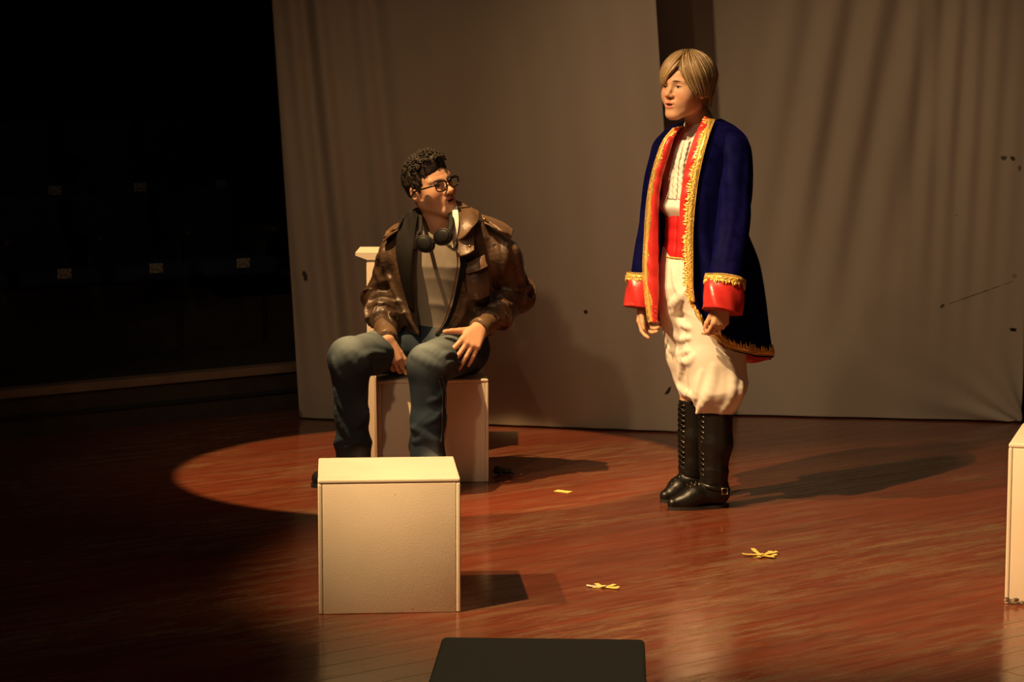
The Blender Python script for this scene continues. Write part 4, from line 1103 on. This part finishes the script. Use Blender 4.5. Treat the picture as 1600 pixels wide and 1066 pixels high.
# wig
def wig_cap(x, y, z):
    ax = np.abs(x)
    d = d_ell(ax, y, z, (0, -.014, .034), (.086, .107, .098))
    d = smin(d, d_ell(ax, y, z, (0, -.045, -.01), (.078, .062, .075)), .03)
    d = smax(d, -d_ell(ax, y, z, (0, .125, -.010), (.078, .085, .090)), .008)
    d = smax(d, -d_ell(ax, y, z, (.085, .028, -.075), (.05, .055, .055)), .008)
    return d - .002 * waves(x * 1.0, y * 1.0, z * .2, 160)
v, f = head_vol(H2, (-.11, -.14, -.11), (.11, .12, .15), .003, wig_cap)
wb = MB(); wb.add(v, f, 0, (.20, .115, .045))
rr = random.Random(11)
def lock(th, ph0, ph1, sweep, w, lift, curl=0.0):
    n = 11; pts = []
    for t in np.linspace(0, 1, n):
        ph = ph0 + (ph1 - ph0) * t; tt = th + sweep * t ** 1.4
        pc_ = min(ph, 1.5); rx, ry, rz = .0935 + lift, .116 + lift, .103 + lift
        tuck = 1 - max(0, ph - 1.5) * (.16 + curl)
        pts.append(V(rx * math.sin(pc_) * math.sin(tt) * tuck, -.012 + ry * math.sin(pc_) * math.cos(tt) * tuck, .036 + rz * (math.cos(pc_) - max(0, ph - 1.5))))
    P = np.array([H2.W(p) for p in pts]); c0 = H2.W((0, -.012, .03))
    prof = np.array([.55, .8, .95, 1, 1, 1, .95, .85, .7, .5, .15]) * w
    tone = rr.uniform(0, 1); base = np.array([.22, .135, .060]) * (1 - tone) + np.array([.52, .37, .19]) * tone
    k0 = wb.n; wb.tube(P, prof, 6, flat=.38, side=P[5] - c0)
    wb.col.append(np.broadcast_to(base, (wb.n - k0, 3)))
for i in range(760):
    th = rr.uniform(-math.pi, math.pi); ph0 = rr.uniform(.02, .8) if rr.random() < .6 else rr.uniform(.8, 1.2)
    part = -.36
    a = th
    if part <= a < 1.5: sweep = .55 + .25 * rr.random()
    elif -1.5 < a < part: sweep = -.55 - .2 * rr.random()
    else: sweep = rr.uniform(-.12, .12)
    e = a + sweep
    zend = np.interp(e, [-3.14, -2.3, -1.75, -1.45, -1.1, -.8, -.35, .05, .4, .75, 1.2, 1.6, 2.3, 3.14], [-.085, -.080, -.030, -.030, -.036, -.018, .030, .030, .010, -.014, -.03, -.045, -.08, -.085]) + rr.uniform(-.008, .010)
    r_ = .102; ph1 = math.acos(np.clip((zend - .036) / r_, -1, 1)) if zend > .044 else 1.5 + (.036 + r_ * math.cos(1.5) - zend) / r_
    if ph1 - ph0 < .35: continue
    lock(a, ph0, ph1, sweep, rr.uniform(.0035, .0070), rr.uniform(-.003, .004), .12 if abs(a) > 1.9 else .0)
wb.build('wig', M_wig, prince)

# shirt
S = Vol(axis(.50, .90, .0045), axis(8.30, 8.70, .0045), axis(.98, 1.46, .0045))
shirt_fold = lambda X, Y, Z: -.006 * ridge(24 * (X - Y) + 7 * Z + 1.5 * waves(X, Y, Z, 14)) * np.clip((1.22 - Z) / .12, 0, 1) + .002 * waves(X, Y, Z, 40) - .012 * np.exp(-((Z - 1.115) / .03) ** 2)
loft_put(S, (.4, 8.2, 1.0), (1.0, 8.8, 1.45), ([1.05, 1.085, 1.12, 1.16, 1.28, 1.345, 1.40, 1.44], pcx, pcy, [.128, .136, .147, .146, .153, .148, .095, .058], [.095, .108, .118, .112, .106, .088, .07, .056], ANG2), .0, 2.1, shirt_fold)
sl, X, Y, Z = S.blk((.4, 8.2, 1.3), (1, 8.8, 1.5)); S.cut(sl, d_cone(X, Y, Z, neck2 + V(0, 0, -.01) + F2v * .0, neck2 + V(0, 0, .2), .050, .06)[0], .006)
S.cut(sl, d_cone(X, Y, Z, Q(0, .075, 1.395), Q(0, .09, 1.47), .006, .05)[0], .006)
v, f = keep_largest(*S.mesh()); shirt = mk('shirt', v - O2, f, M_shirt, prince); del S
# stand collar, frills and buttons
q = MB(); th = np.linspace(.16, 2 * math.pi - .16, 40)
G = np.array([[Q(.063 * math.sin(t) * (1 + .02 * k), -.018 + .064 * math.cos(t) * (1 + .02 * k) + .020 * (1 - k) * (math.cos(t) > .2) * math.cos(t), 1.395 + .030 * k - .030 * max(0, math.cos(t)) + .012 * (1 - math.cos(t)) / 2) for k in (0, .5, 1)] for t in th])
solidgrid(q, G, .004); q.build('collar', M_shirt, shirt)
q = MB()
for row in range(3):
    l0 = -.024 + row * .024
    pts = []; N = 70
    for i in range(N):
        t = i / (N - 1); z = 1.365 - t * .215; fz = np.interp(z, [1.14, 1.2, 1.28, 1.345, 1.40], [.118, .115, .108, .088, .055])
        ll = l0 + .002 * math.sin(i * .9 + row); fr = fz * math.sqrt(max(0, 1 - (ll / .15) ** 2)) + .004
        wv = .0034 * float(wave3(V(l0 * 9, .3 * row, z), 120, row))
        pts.append([Q(ll - .014, fr - .001, z), Q(ll - .004, fr + .002 + wv * .4, z + wv * .5), Q(ll + .005, fr + .004 + wv, z + wv), Q(ll + .013 + wv, fr + .001 + wv * .8, z + wv)])
    solidgrid(q, np.array(pts), .0022)
fr_ = q.build('shirt_frill', M_shirt, shirt); fr_['kind'] = 'stuff'
# red sash
q = MB(); th = np.linspace(0, 2 * math.pi, 64); zsr = np.linspace(.932, 1.103, 24)
G = np.array([[Q(np.interp(z, [.93, 1.0, 1.10], [.146, .139, .139]) * math.sin(t) + 0, np.interp(z, [.93, 1.0, 1.1], [.117, .110, .108]) * math.cos(t) + .0013 * math.sin(z * 120 + 1.0 * math.sin(t * 2)), z) for t in th] for z in zsr])
solidgrid(q, G, .004); sash = q.build('red_sash', M_sash, prince)
q = MB(); pts = [Q(.149 * math.sin(t), .121 * math.cos(t), .934) for t in np.linspace(0, 2 * math.pi, 140, endpoint=False)]
for i, p_ in enumerate(pts): q.ell(p_, (.0028, .0028, .0045 if i % 2 else .003), nu=6, nv=4)
q.tube(pts, .0022, 5, True); o_ = q.build('sash_braid', M_gold, sash); o_['kind'] = 'stuff'

# breeches
Bv = Vol(axis(.49, .90, .0042), axis(8.25, 8.76, .0042), axis(.335, .985, .0042))
hz = [.74, .78, .82, .90, .965]
hc = [lf(0, -.005), lf(0, .0), lf(0, .002), lf(0, .0), lf(0, -.0)]
loft_put(Bv, (.45, 8.2, .6), (1, 8.8, .99), (hz, [c[0] for c in hc], [c[1] for c in hc], [.150, .168, .174, .160, .142], [.100, .122, .128, .124, .113], ANG2), .0, 2.2,
         lambda X, Y, Z: -.006 * ridge(18 * (X - Y) + 5 * Z + 1.2 * waves(X, Y, Z, 9)) + .002)
def leg_fold(sd):
    return lambda s, X, Y, Z: -(.014 * ridge(7 * Z + 11 * (X * .62 - Y * .78) + 1.9 * waves(X, Y, Z, 6, sd)) * np.clip((.78 - Z) / .15, 0, 1) + .009 * ridge(13 * Z - 9 * (X * .62 - Y * .78) + 2 * waves(X, Y, Z, 9, sd + 1)) * np.clip((.62 - Z) / .1, 0, 1)) + .007
nk, fk = V(nearA[0] + .004, nearA[1] + .0, 0), V(farA[0] + .005, farA[1] - .015, 0)
Bv.chain([Q(.080, .0, .80), V(nk[0] - .008, nk[1] + .005, .56), V(nk[0] - .002, nk[1] - .005, .455), V(nk[0] + .004, nk[1], .415)], [.112, .108, .102, .078], k=.03, kin=.03, fold=leg_fold(1))
Bv.chain([Q(-.078, .012, .80), V(fk[0] - .022, fk[1] - .01, .56), V(fk[0] - .004, fk[1], .475), V(fk[0] + .004, fk[1], .43)], [.108, .096, .084, .066], k=.03, kin=.03, fold=leg_fold(3))
BP = [[(1.0), (1042, 482), (1056, 470), (1070, 458)], [(1.1), (1036, 476), (1050, 494), (1068, 508), (1078, 512)], [(.9), (1064, 462), (1056, 480), (1052, 492)], [(.8), (1052, 420), (1056, 446), (1066, 466)],
      [(1.0), (1060, 560), (1074, 566), (1084, 556)], [(1.3), (1116, 572), (1112, 600), (1102, 626), (1088, 646)], [(1.2), (1060, 604), (1072, 614), (1084, 620)], [(1.1), (1140, 560), (1146, 590), (1142, 622), (1128, 644)],
      [(1.0), (1098, 580), (1090, 604), (1086, 632)], [(.9), (1072, 540), (1066, 566), (1062, 590)], [(.9), (1050, 520), (1062, 530), (1078, 528)], [(.9), (1046, 545), (1060, 552), (1078, 548)], [(1.0), (1158, 596), (1156, 620), (1146, 640)]]
folds(Bv, Surface(Bv.mesh()[0]), BP, .010, .018)
v, f = keep_largest(*Bv.mesh()); mk('breeches', v - O2, f, M_breech, prince); del Bv

# boots
def boot(A, toe, nm, ztop):
    d_ = nrm(V(toe[0] - A[0], toe[1] - A[1], 0)); sd = V(-d_[1], d_[0], 0); ln = np.linalg.norm((toe - A)[:2])
    b_ = Vol(axis(min(toe[0], A[0]) - .07, max(toe[0], A[0]) + .13, .0042), axis(min(toe[1], A[1]) - .09, max(toe[1], A[1]) + .10, .0042), axis(.004, ztop + .03, .0042))
    wr = lambda s, X, Y, Z: -.004 * np.exp(-((Z - .115) / .035) ** 2) * ridge(60 * Z + 14 * X + 2 * waves(X, Y, Z, 14)) + .0015 * waves(X, Y, Z, 22)
    b_.chain([A + V(0, 0, ztop), A + V(0, 0, .24), A + d_ * .006 + V(0, 0, .13), A + V(0, 0, .075)], [.0605, .060, .0485, .046], k=.01, kin=.02, fold=wr)
    b_.chain([A - d_ * .012 + V(0, 0, .050), A + d_ * ln * .42 + V(0, 0, .050), A + d_ * (ln - .080) + V(0, 0, .031), A + d_ * (ln - .026) + V(0, 0, .024)], [.040, .038, .033, .0225], k=.03, kin=.03)
    sl, X, Y, Z = b_.blk((-9, 0, -1), (9, 20, 9)); b_.cut(sl, Z - .010 + 0 * X + 0 * Y, .004); b_.cut(sl, (ztop - .004) - Z + 0 * X + 0 * Y, .003) if False else None
    b_.F[sl] = smax(b_.F[sl], (Z - ztop + 0 * X + 0 * Y).astype(np.float32), .004)
    b_.cut(sl, np.maximum(np.sqrt((X - A[0]) ** 2 + (Y - A[1]) ** 2) - .053, ztop - .05 - Z), .004)
    v, f = keep_largest(*b_.mesh()); bt = mk('boot', v - O2, f, M_boot, prince)
    q = MB(); n = 30; ol = []
    for t in np.linspace(0, 2 * math.pi, n, endpoint=False):
        a_ = .5 * (1 + math.cos(t)); L_ = -.053 + (ln + .053 - .004) * a_; w = .0405 * math.sin(t) * (1 - .12 * math.exp(-((a_ - .42) / .15) ** 2))
        ol.append(A + d_ * L_ + sd * w)
    ol = np.array(ol)[:, :2]; up = np.c_[ol, np.full(n, .013)]; lo = np.c_[ol, np.full(n, .0)]
    q.add(np.r_[lo, up], [tuple(range(n))[::-1], tuple(range(n, 2 * n))] + [(i, (i + 1) % n, n + (i + 1) % n, n + i) for i in range(n)])
    q.build('sole', M_sole, bt, smooth=False)
    # lacing down the front
    def surf(z, an, out=.0015):
        r = np.interp(z, [.10, .13, .24, .40], [.052, .0505, .0605, .061]); c = A + d_ * np.interp(z, [.10, .13, .24], [.008, .006, 0])
        return c + (d_ * math.cos(an) + sd * math.sin(an)) * (r + out) + V(0, 0, z)
    q = MB(); ez = np.linspace(.128, ztop - .018, 13); tz_ = ez
    for z in ez:
        for s in (-1, 1): q.ell(surf(z, s * .36), (.0034, .0034, .0034), nu=7, nv=5)
    def top(t, s):
        p_ = A + d_ * (.055 + t * .050) + sd * s * (.017 + .003 * t); m = ((v[:, :2] - p_[:2]) ** 2).sum(1) < .006 ** 2
        return V(p_[0], p_[1], (v[m, 2].max() if m.any() else .08) + .001)
    for t in np.linspace(0, 1, 4):
        for s in (-1, 1): q.ell(top(t, s), (.0030, .0030, .0030), nu=7, nv=5)
    o_ = q.build('eyelets', M_eyelet, bt); o_['kind'] = 'stuff'; o_['label'] = 'brass eyelets'
    q = MB()
    for s in (-1, 1):
        pts = []
        for i, z in enumerate(ez):
            sg = s * (1 if i % 2 else -1); pts.append(surf(z, sg * .34, .003))
            if i < len(ez) - 1: pts.append(surf((z + ez[i + 1]) / 2, 0, .005))
        q.tube(crom(pts, 60), .0026, 5)
    lc = q.build('lace', M_boot, bt)
    # ankle strap with buckle
    q = MB(); th = np.linspace(0, 2 * math.pi, 40); c = A + d_ * .004
    G = np.array([[c + d_ * math.cos(t) * (.058 + .001 * k) + sd * math.sin(t) * (.0515 + .001 * k) + V(0, 0, .076 + .016 * k + .014 * math.cos(t)) for k in (-.5, .5)] for t in th])
    solidgrid(q, G, .004); 
    e0 = c - d_ * .045 + sd * .038; q.tube(crom([e0 + V(0, 0, .064), e0 - d_ * .02 + V(0, 0, .064), e0 - d_ * .042 + V(0, 0, .068)], 6), [.008, .008, .008, .007, .006, .003], 6, flat=.3, side=sd)
    st = q.build('ankle_strap', M_boot, bt)
    q = MB(); c0 = c - d_ * .020 + sd * .0545 + V(0, 0, .070); fr = [c0 + d_ * a * .011 + V(0, 0, b * .011) for a, b in ((-1, -1), (1, -1), (1, 1), (-1, 1))]
    q.tube(np.array(fr), .0019, 5, True); q.build('buckle', M_eyelet, st)
    return bt
boot(nearA, V(.572, 8.393, 0), 0, .385)
boot(farA, V(.555, 8.540, 0), 1, .385)

# ---- coat: a sheet from the far front edge round the back to the near front edge, flaring to a tailed hem
def E(u, v_, D): return PX(u, v_, D)
def colm(rows): return [Q(*r) for r in rows]
far_edge = [E(1066, 197, 8.47), E(1056, 207, 8.44), E(1041, 232, 8.425), E(1029, 275, 8.44), E(1024, 340, 8.46), E(1020, 420, 8.44), E(1024, 505, 8.42)]
near_edge = [E(1103, 186, 8.445), E(1098, 196, 8.40), E(1085, 222, 8.345), E(1072, 270, 8.33), E(1066, 340, 8.325), E(1071, 415, 8.31), E(1079, 474, 8.30)]
cols = [far_edge,
        colm([(-.050, .045, 1.425), (-.105, .062, 1.405), (-.150, .080, 1.350), (-.155, .105, 1.24), (-.155, .100, 1.06), (-.165, .095, .88), (-.165, .055, .67)]),
        colm([(-.066, -.005, 1.432), (-.130, -.008, 1.412), (-.186, -.010, 1.375), (-.180, .0, 1.24), (-.172, -.005, 1.06), (-.190, -.02, .88), (-.190, -.06, .59)]),
        colm([(-.050, -.060, 1.435), (-.110, -.080, 1.405), (-.150, -.100, 1.350), (-.155, -.115, 1.24), (-.135, -.115, 1.06), (-.165, -.16, .88), (-.180, -.23, .515)]),
        colm([(0, -.078, 1.437), (0, -.095, 1.405), (0, -.118, 1.340), (0, -.135, 1.24), (0, -.135, 1.06), (0, -.195, .88), (-.005, -.29, .515)]),
        colm([(.050, -.060, 1.435), (.110, -.080, 1.405), (.150, -.100, 1.350), (.155, -.115, 1.24), (.135, -.115, 1.06), (.160, -.17, .88), (.130, -.265, .545)]),
        colm([(.066, -.005, 1.432), (.130, -.008, 1.412), (.174, -.010, 1.368), (.180, .0, 1.24), (.172, -.005, 1.06), (.205, -.02, .88), (.200, -.10, .573)]),
        colm([(.050, .045, 1.425), (.105, .062, 1.405), (.155, .080, 1.350), (.160, .105, 1.24), (.158, .105, 1.06), (.185, .085, .88), (.190, .045, .618)]),
        [a * .25 + b * .75 for a, b in zip(colm([(.050, .045, 1.425), (.105, .062, 1.405), (.155, .080, 1.350), (.160, .105, 1.24), (.158, .105, 1.06), (.185, .095, .88), (.185, .06, .64)]), near_edge)],
        near_edge]
C = np.array(cols)                                   # [col][row]
C[8][6] = PX(1097, 507, 8.285)
G = crom(crom(C, 130, 0), 80, 1)
uu = np.linspace(0, 1, 130)[:, None]; vv_ = np.linspace(0, 1, 80)[None, :]
N_ = gridnormals(G)
env = np.clip((vv_ - .55) / .45, 0, 1) * np.clip(np.minimum(uu, 1 - uu) / .08, 0, 1)
G = G + N_ * (env * .013 * np.sin(uu * 62 + vv_ * 2) + .0035 * wave3(G, 22))[:, :, None]
ctr = G.mean((0, 1)); outw = np.sign(((G - ctr) * N_).sum(2).mean())
cm = MB(); solidgrid(cm, G * 1.0, .006 * outw, 0, 1, 0)
def tubeloft(mb, pts, rx, ry, n, m, side, disp=None, mi=0, cap0=True):
    P = crom(pts, m); rx = crom(np.array(rx)[:, None], m)[:, 0]; ry = crom(np.array(ry)[:, None], m)[:, 0]
    t = np.gradient(P, axis=0); t /= np.linalg.norm(t, axis=1)[:, None]; a = nrm(side); vs = []
    for i in range(m):
        a = nrm(a - t[i] * (a @ t[i])); b = np.cross(t[i], a)
        an = np.arange(n) * 2 * math.pi / n; e = 0 if disp is None else disp(i / (m - 1), an)
        vs.append(P[i] + ((rx[i] + e) * np.cos(an))[:, None] * a + ((ry[i] + e) * np.sin(an))[:, None] * b)
    f = [(i * n + k, i * n + (k + 1) % n, (i + 1) * n + (k + 1) % n, (i + 1) * n + k) for i in range(m - 1) for k in range(n)]
    v = np.concatenate(vs)
    if cap0: v = np.r_[v, [P[0]]]; f += [(m * n, (k + 1) % n, k) for k in range(n)]
    mb.add(v, f, mi); return vs
def slv_disp(sd):
    return lambda t, an: -.012 * ridge(an * 1.5 + sd + 1.2 * t) * min(1, t * 2.5) - .007 * ridge(an * 2 + sd * 2 - 2.5 * t) + .004 - .009 * ridge(11 * t + 1.5 * np.sin(an + sd)) * math.exp(-((t - .62) / .2) ** 2)
for (s_, e_, w_, sgn, sd) in ((shN, elN, wrN, 1, .4), (shF, elF, wrF, -1, 2.0)):
    top = s_ + V(0, 0, .028) - L2v * sgn * .050
    tubeloft(cm, [top, s_ + V(0, 0, .016) - L2v * sgn * .018, s_ + L2v * sgn * .002 - V(0, 0, .02), s_ * .5 + e_ * .5 + L2v * sgn * .006, e_, e_ * .4 + w_ * .6, w_ + (e_ - w_) * .12],
             [.020, .044, .058, .060, .060, .061, .060], [.020, .050, .068, .070, .068, .066, .064], 40, 60, L2v, slv_disp(sd))
coat = cm.build('velvet_coat', [M_velvet, M_satin], prince)
# turned cuffs
cuffs = []
for (e_, w_, sd) in ((elN, wrN, .3), (elF, wrF, 2.0)):
    ax_ = nrm(w_ - e_); a_ = w_ - ax_ * .088; b_ = w_ + ax_ * .030
    q = MB(); dsp = lambda t, an, sd=sd: .004 * np.sin(3 * an + 5 * t + sd) + .0025 * np.sin(7 * an + 8 * t)
    vs = tubeloft(q, [a_, a_ * .6 + b_ * .4, b_], [.064, .067, .066], [.074, .078, .077], 44, 14, L2v, dsp, cap0=False)
    tubeloft(q, [b_, b_ - ax_ * .03, b_ - ax_ * .07], [.063, .058, .052], [.074, .068, .06], 44, 8, L2v, None)
    q.add(np.r_[vs[-1], b_ + (vs[-1] - b_) * .95], [(k, (k + 1) % 44, 44 + (k + 1) % 44, 44 + k) for k in range(44)])
    q.add(np.r_[vs[0], a_ + (vs[0] - a_) * .93], [((k + 1) % 44, k, 44 + k, 44 + (k + 1) % 44) for k in range(44)])
    cuffs.append((q.build('cuff', M_satin, coat), vs, ax_))
# red facings folded back along both front edges
def facing(edge, outer, name='lapel'):
    rows = []
    for (a_, b_) in zip(edge, outer): rows.append([PX(*a_), (PX(*a_) + PX(*b_)) / 2 + V(-.002, -.007, 0), PX(*b_)])
    G = crom(crom(np.array(rows), 60, 0), 9, 1); n = gridnormals(G)
    t = np.linspace(0, 1, 60)[:, None]; w = np.linspace(0, 1, 9)[None, :]
    G = G + n * (.0035 * np.sin(t * 55 + 3 * w + 2 * np.sin(t * 17)) * np.sin(w * math.pi))[:, :, None]
    q = MB(); solidgrid(q, G, .004); return q.build(name, M_satin, coat)
near_in = [(1100, 183, 8.41), (1088, 208, 8.355), (1075, 245, 8.325), (1067, 285, 8.315), (1062, 328, 8.31), (1064, 370, 8.305), (1069, 410, 8.30), (1073, 445, 8.295), (1078, 470, 8.292)]
near_out = [(1110, 186, 8.41), (1103, 210, 8.335), (1094, 245, 8.305), (1086, 285, 8.30), (1081, 328, 8.298), (1078, 370, 8.295), (1078, 410, 8.29), (1078, 445, 8.287), (1081, 470, 8.285)]
far_in = [(1066, 197, 8.455), (1054, 214, 8.425), (1044, 245, 8.42), (1034, 280, 8.425), (1029, 325, 8.435), (1029, 370, 8.44), (1029, 420, 8.43), (1029, 465, 8.42), (1027, 505, 8.41)]
far_out = [(1056, 200, 8.465), (1040, 220, 8.43), (1029, 250, 8.42), (1021, 285, 8.425), (1016, 325, 8.435), (1012, 370, 8.44), (1009, 420, 8.43), (1013, 465, 8.42), (1020, 503, 8.41)]
facing(near_in, near_out); facing(far_in, far_out)
# gold trim: braid band, pointed leaves to one side, beads and loops to the other
def trim(path, side, normal, parent, wid=.013, leaf=.017, step=.0085, name='gold_trim', seed=1):
    P0 = np.asarray(path, float); L = np.r_[0, np.cumsum(np.linalg.norm(np.diff(P0, axis=0), axis=1))]; n = max(6, int(L[-1] / step))
    tt = np.linspace(0, L[-1], n); ip = lambda A: np.c_[[np.interp(tt, L, np.asarray(A)[:, k]) for k in range(3)]].T
    P, S, N = ip(P0), ip(side), ip(normal); rr = random.Random(seed); q = MB()
    S /= np.linalg.norm(S, axis=1)[:, None]; N /= np.linalg.norm(N, axis=1)[:, None]
    solidgrid(q, np.stack([P - S * wid * .45 + N * .002, P + N * .004, P + S * wid * .45 + N * .002], 1), .003)
    T = np.gradient(P, axis=0); T /= np.linalg.norm(T, axis=1)[:, None]
    for i in range(n):
        big = (i % 3 == 0); ln = leaf * (1.0 if big else .62) * rr.uniform(.85, 1.15); a = rr.uniform(-.5, .5)
        d = nrm(S[i] * math.cos(a) + T[i] * math.sin(a)); b = np.cross(N[i], d)
        q.ell(P[i] + S[i] * wid * .35 + d * ln * .45 + N[i] * rr.uniform(.002, .006), (ln * .62, .0036, .0022), np.array([d, b, N[i]]), 7, 4)
        d = nrm(T[i] * rr.choice((-1, 1)) + S[i] * rr.uniform(-.8, .8)); b = np.cross(N[i], d)
        q.ell(P[i] + S[i] * wid * rr.uniform(-.4, .4) + N[i] * .005, (.0055, .0022, .0026), np.array([d, b, N[i]]), 6, 4)
        c = P[i] - S[i] * wid * .62 + N[i] * .003
        q.tube([c + (S[i] * math.cos(t) + T[i] * math.sin(t)) * .0034 + N[i] * .0015 * math.sin(t * 2) for t in np.linspace(0, 2 * math.pi, 7, endpoint=False)], .0010, 4, True)
    o = q.build(name, M_gold, parent); o['kind'] = 'stuff'; return o
def pxpath(pts, n=60): return crom(np.array([PX(*p_) for p_ in pts]), n)
def along_normal(P):
    c = np.array([Q(0, 0, p_[2]) for p_ in P]); return (P - c)
for (inn, out, sd) in ((near_in, near_out, 3), (far_in, far_out, 5)):
    k_ = .90 if sd == 3 else .72
    pi, po = pxpath(inn), pxpath(out); trim(pi + (po - pi) * k_ + along_normal(po) * .03, pi - po, along_normal(po), coat, .021, .019, .0055, seed=sd)
hem = [G[-1, -1] * 0] and None
HG = crom(crom(C, 130, 0), 80, 1)
hemP = np.array([G[i, -1] for i in range(129, 30, -1)]); up = np.array([G[i, -8] - G[i, -1] for i in range(129, 30, -1)])
trim(hemP + along_normal(hemP) * .012 + up * .12, up, along_normal(hemP), coat, .017, .024, .0065, seed=8)
for (cf, vs, ax_), sd in zip(cuffs, (9, 10)):
    ring = np.r_[vs[1], vs[1][:1]]; c = ring[:-1].mean(0)
    trim(ring + nrm(ax_) * .004, np.broadcast_to(ax_, ring.shape), ring - c, cf, .019, .017, .0055, seed=sd)
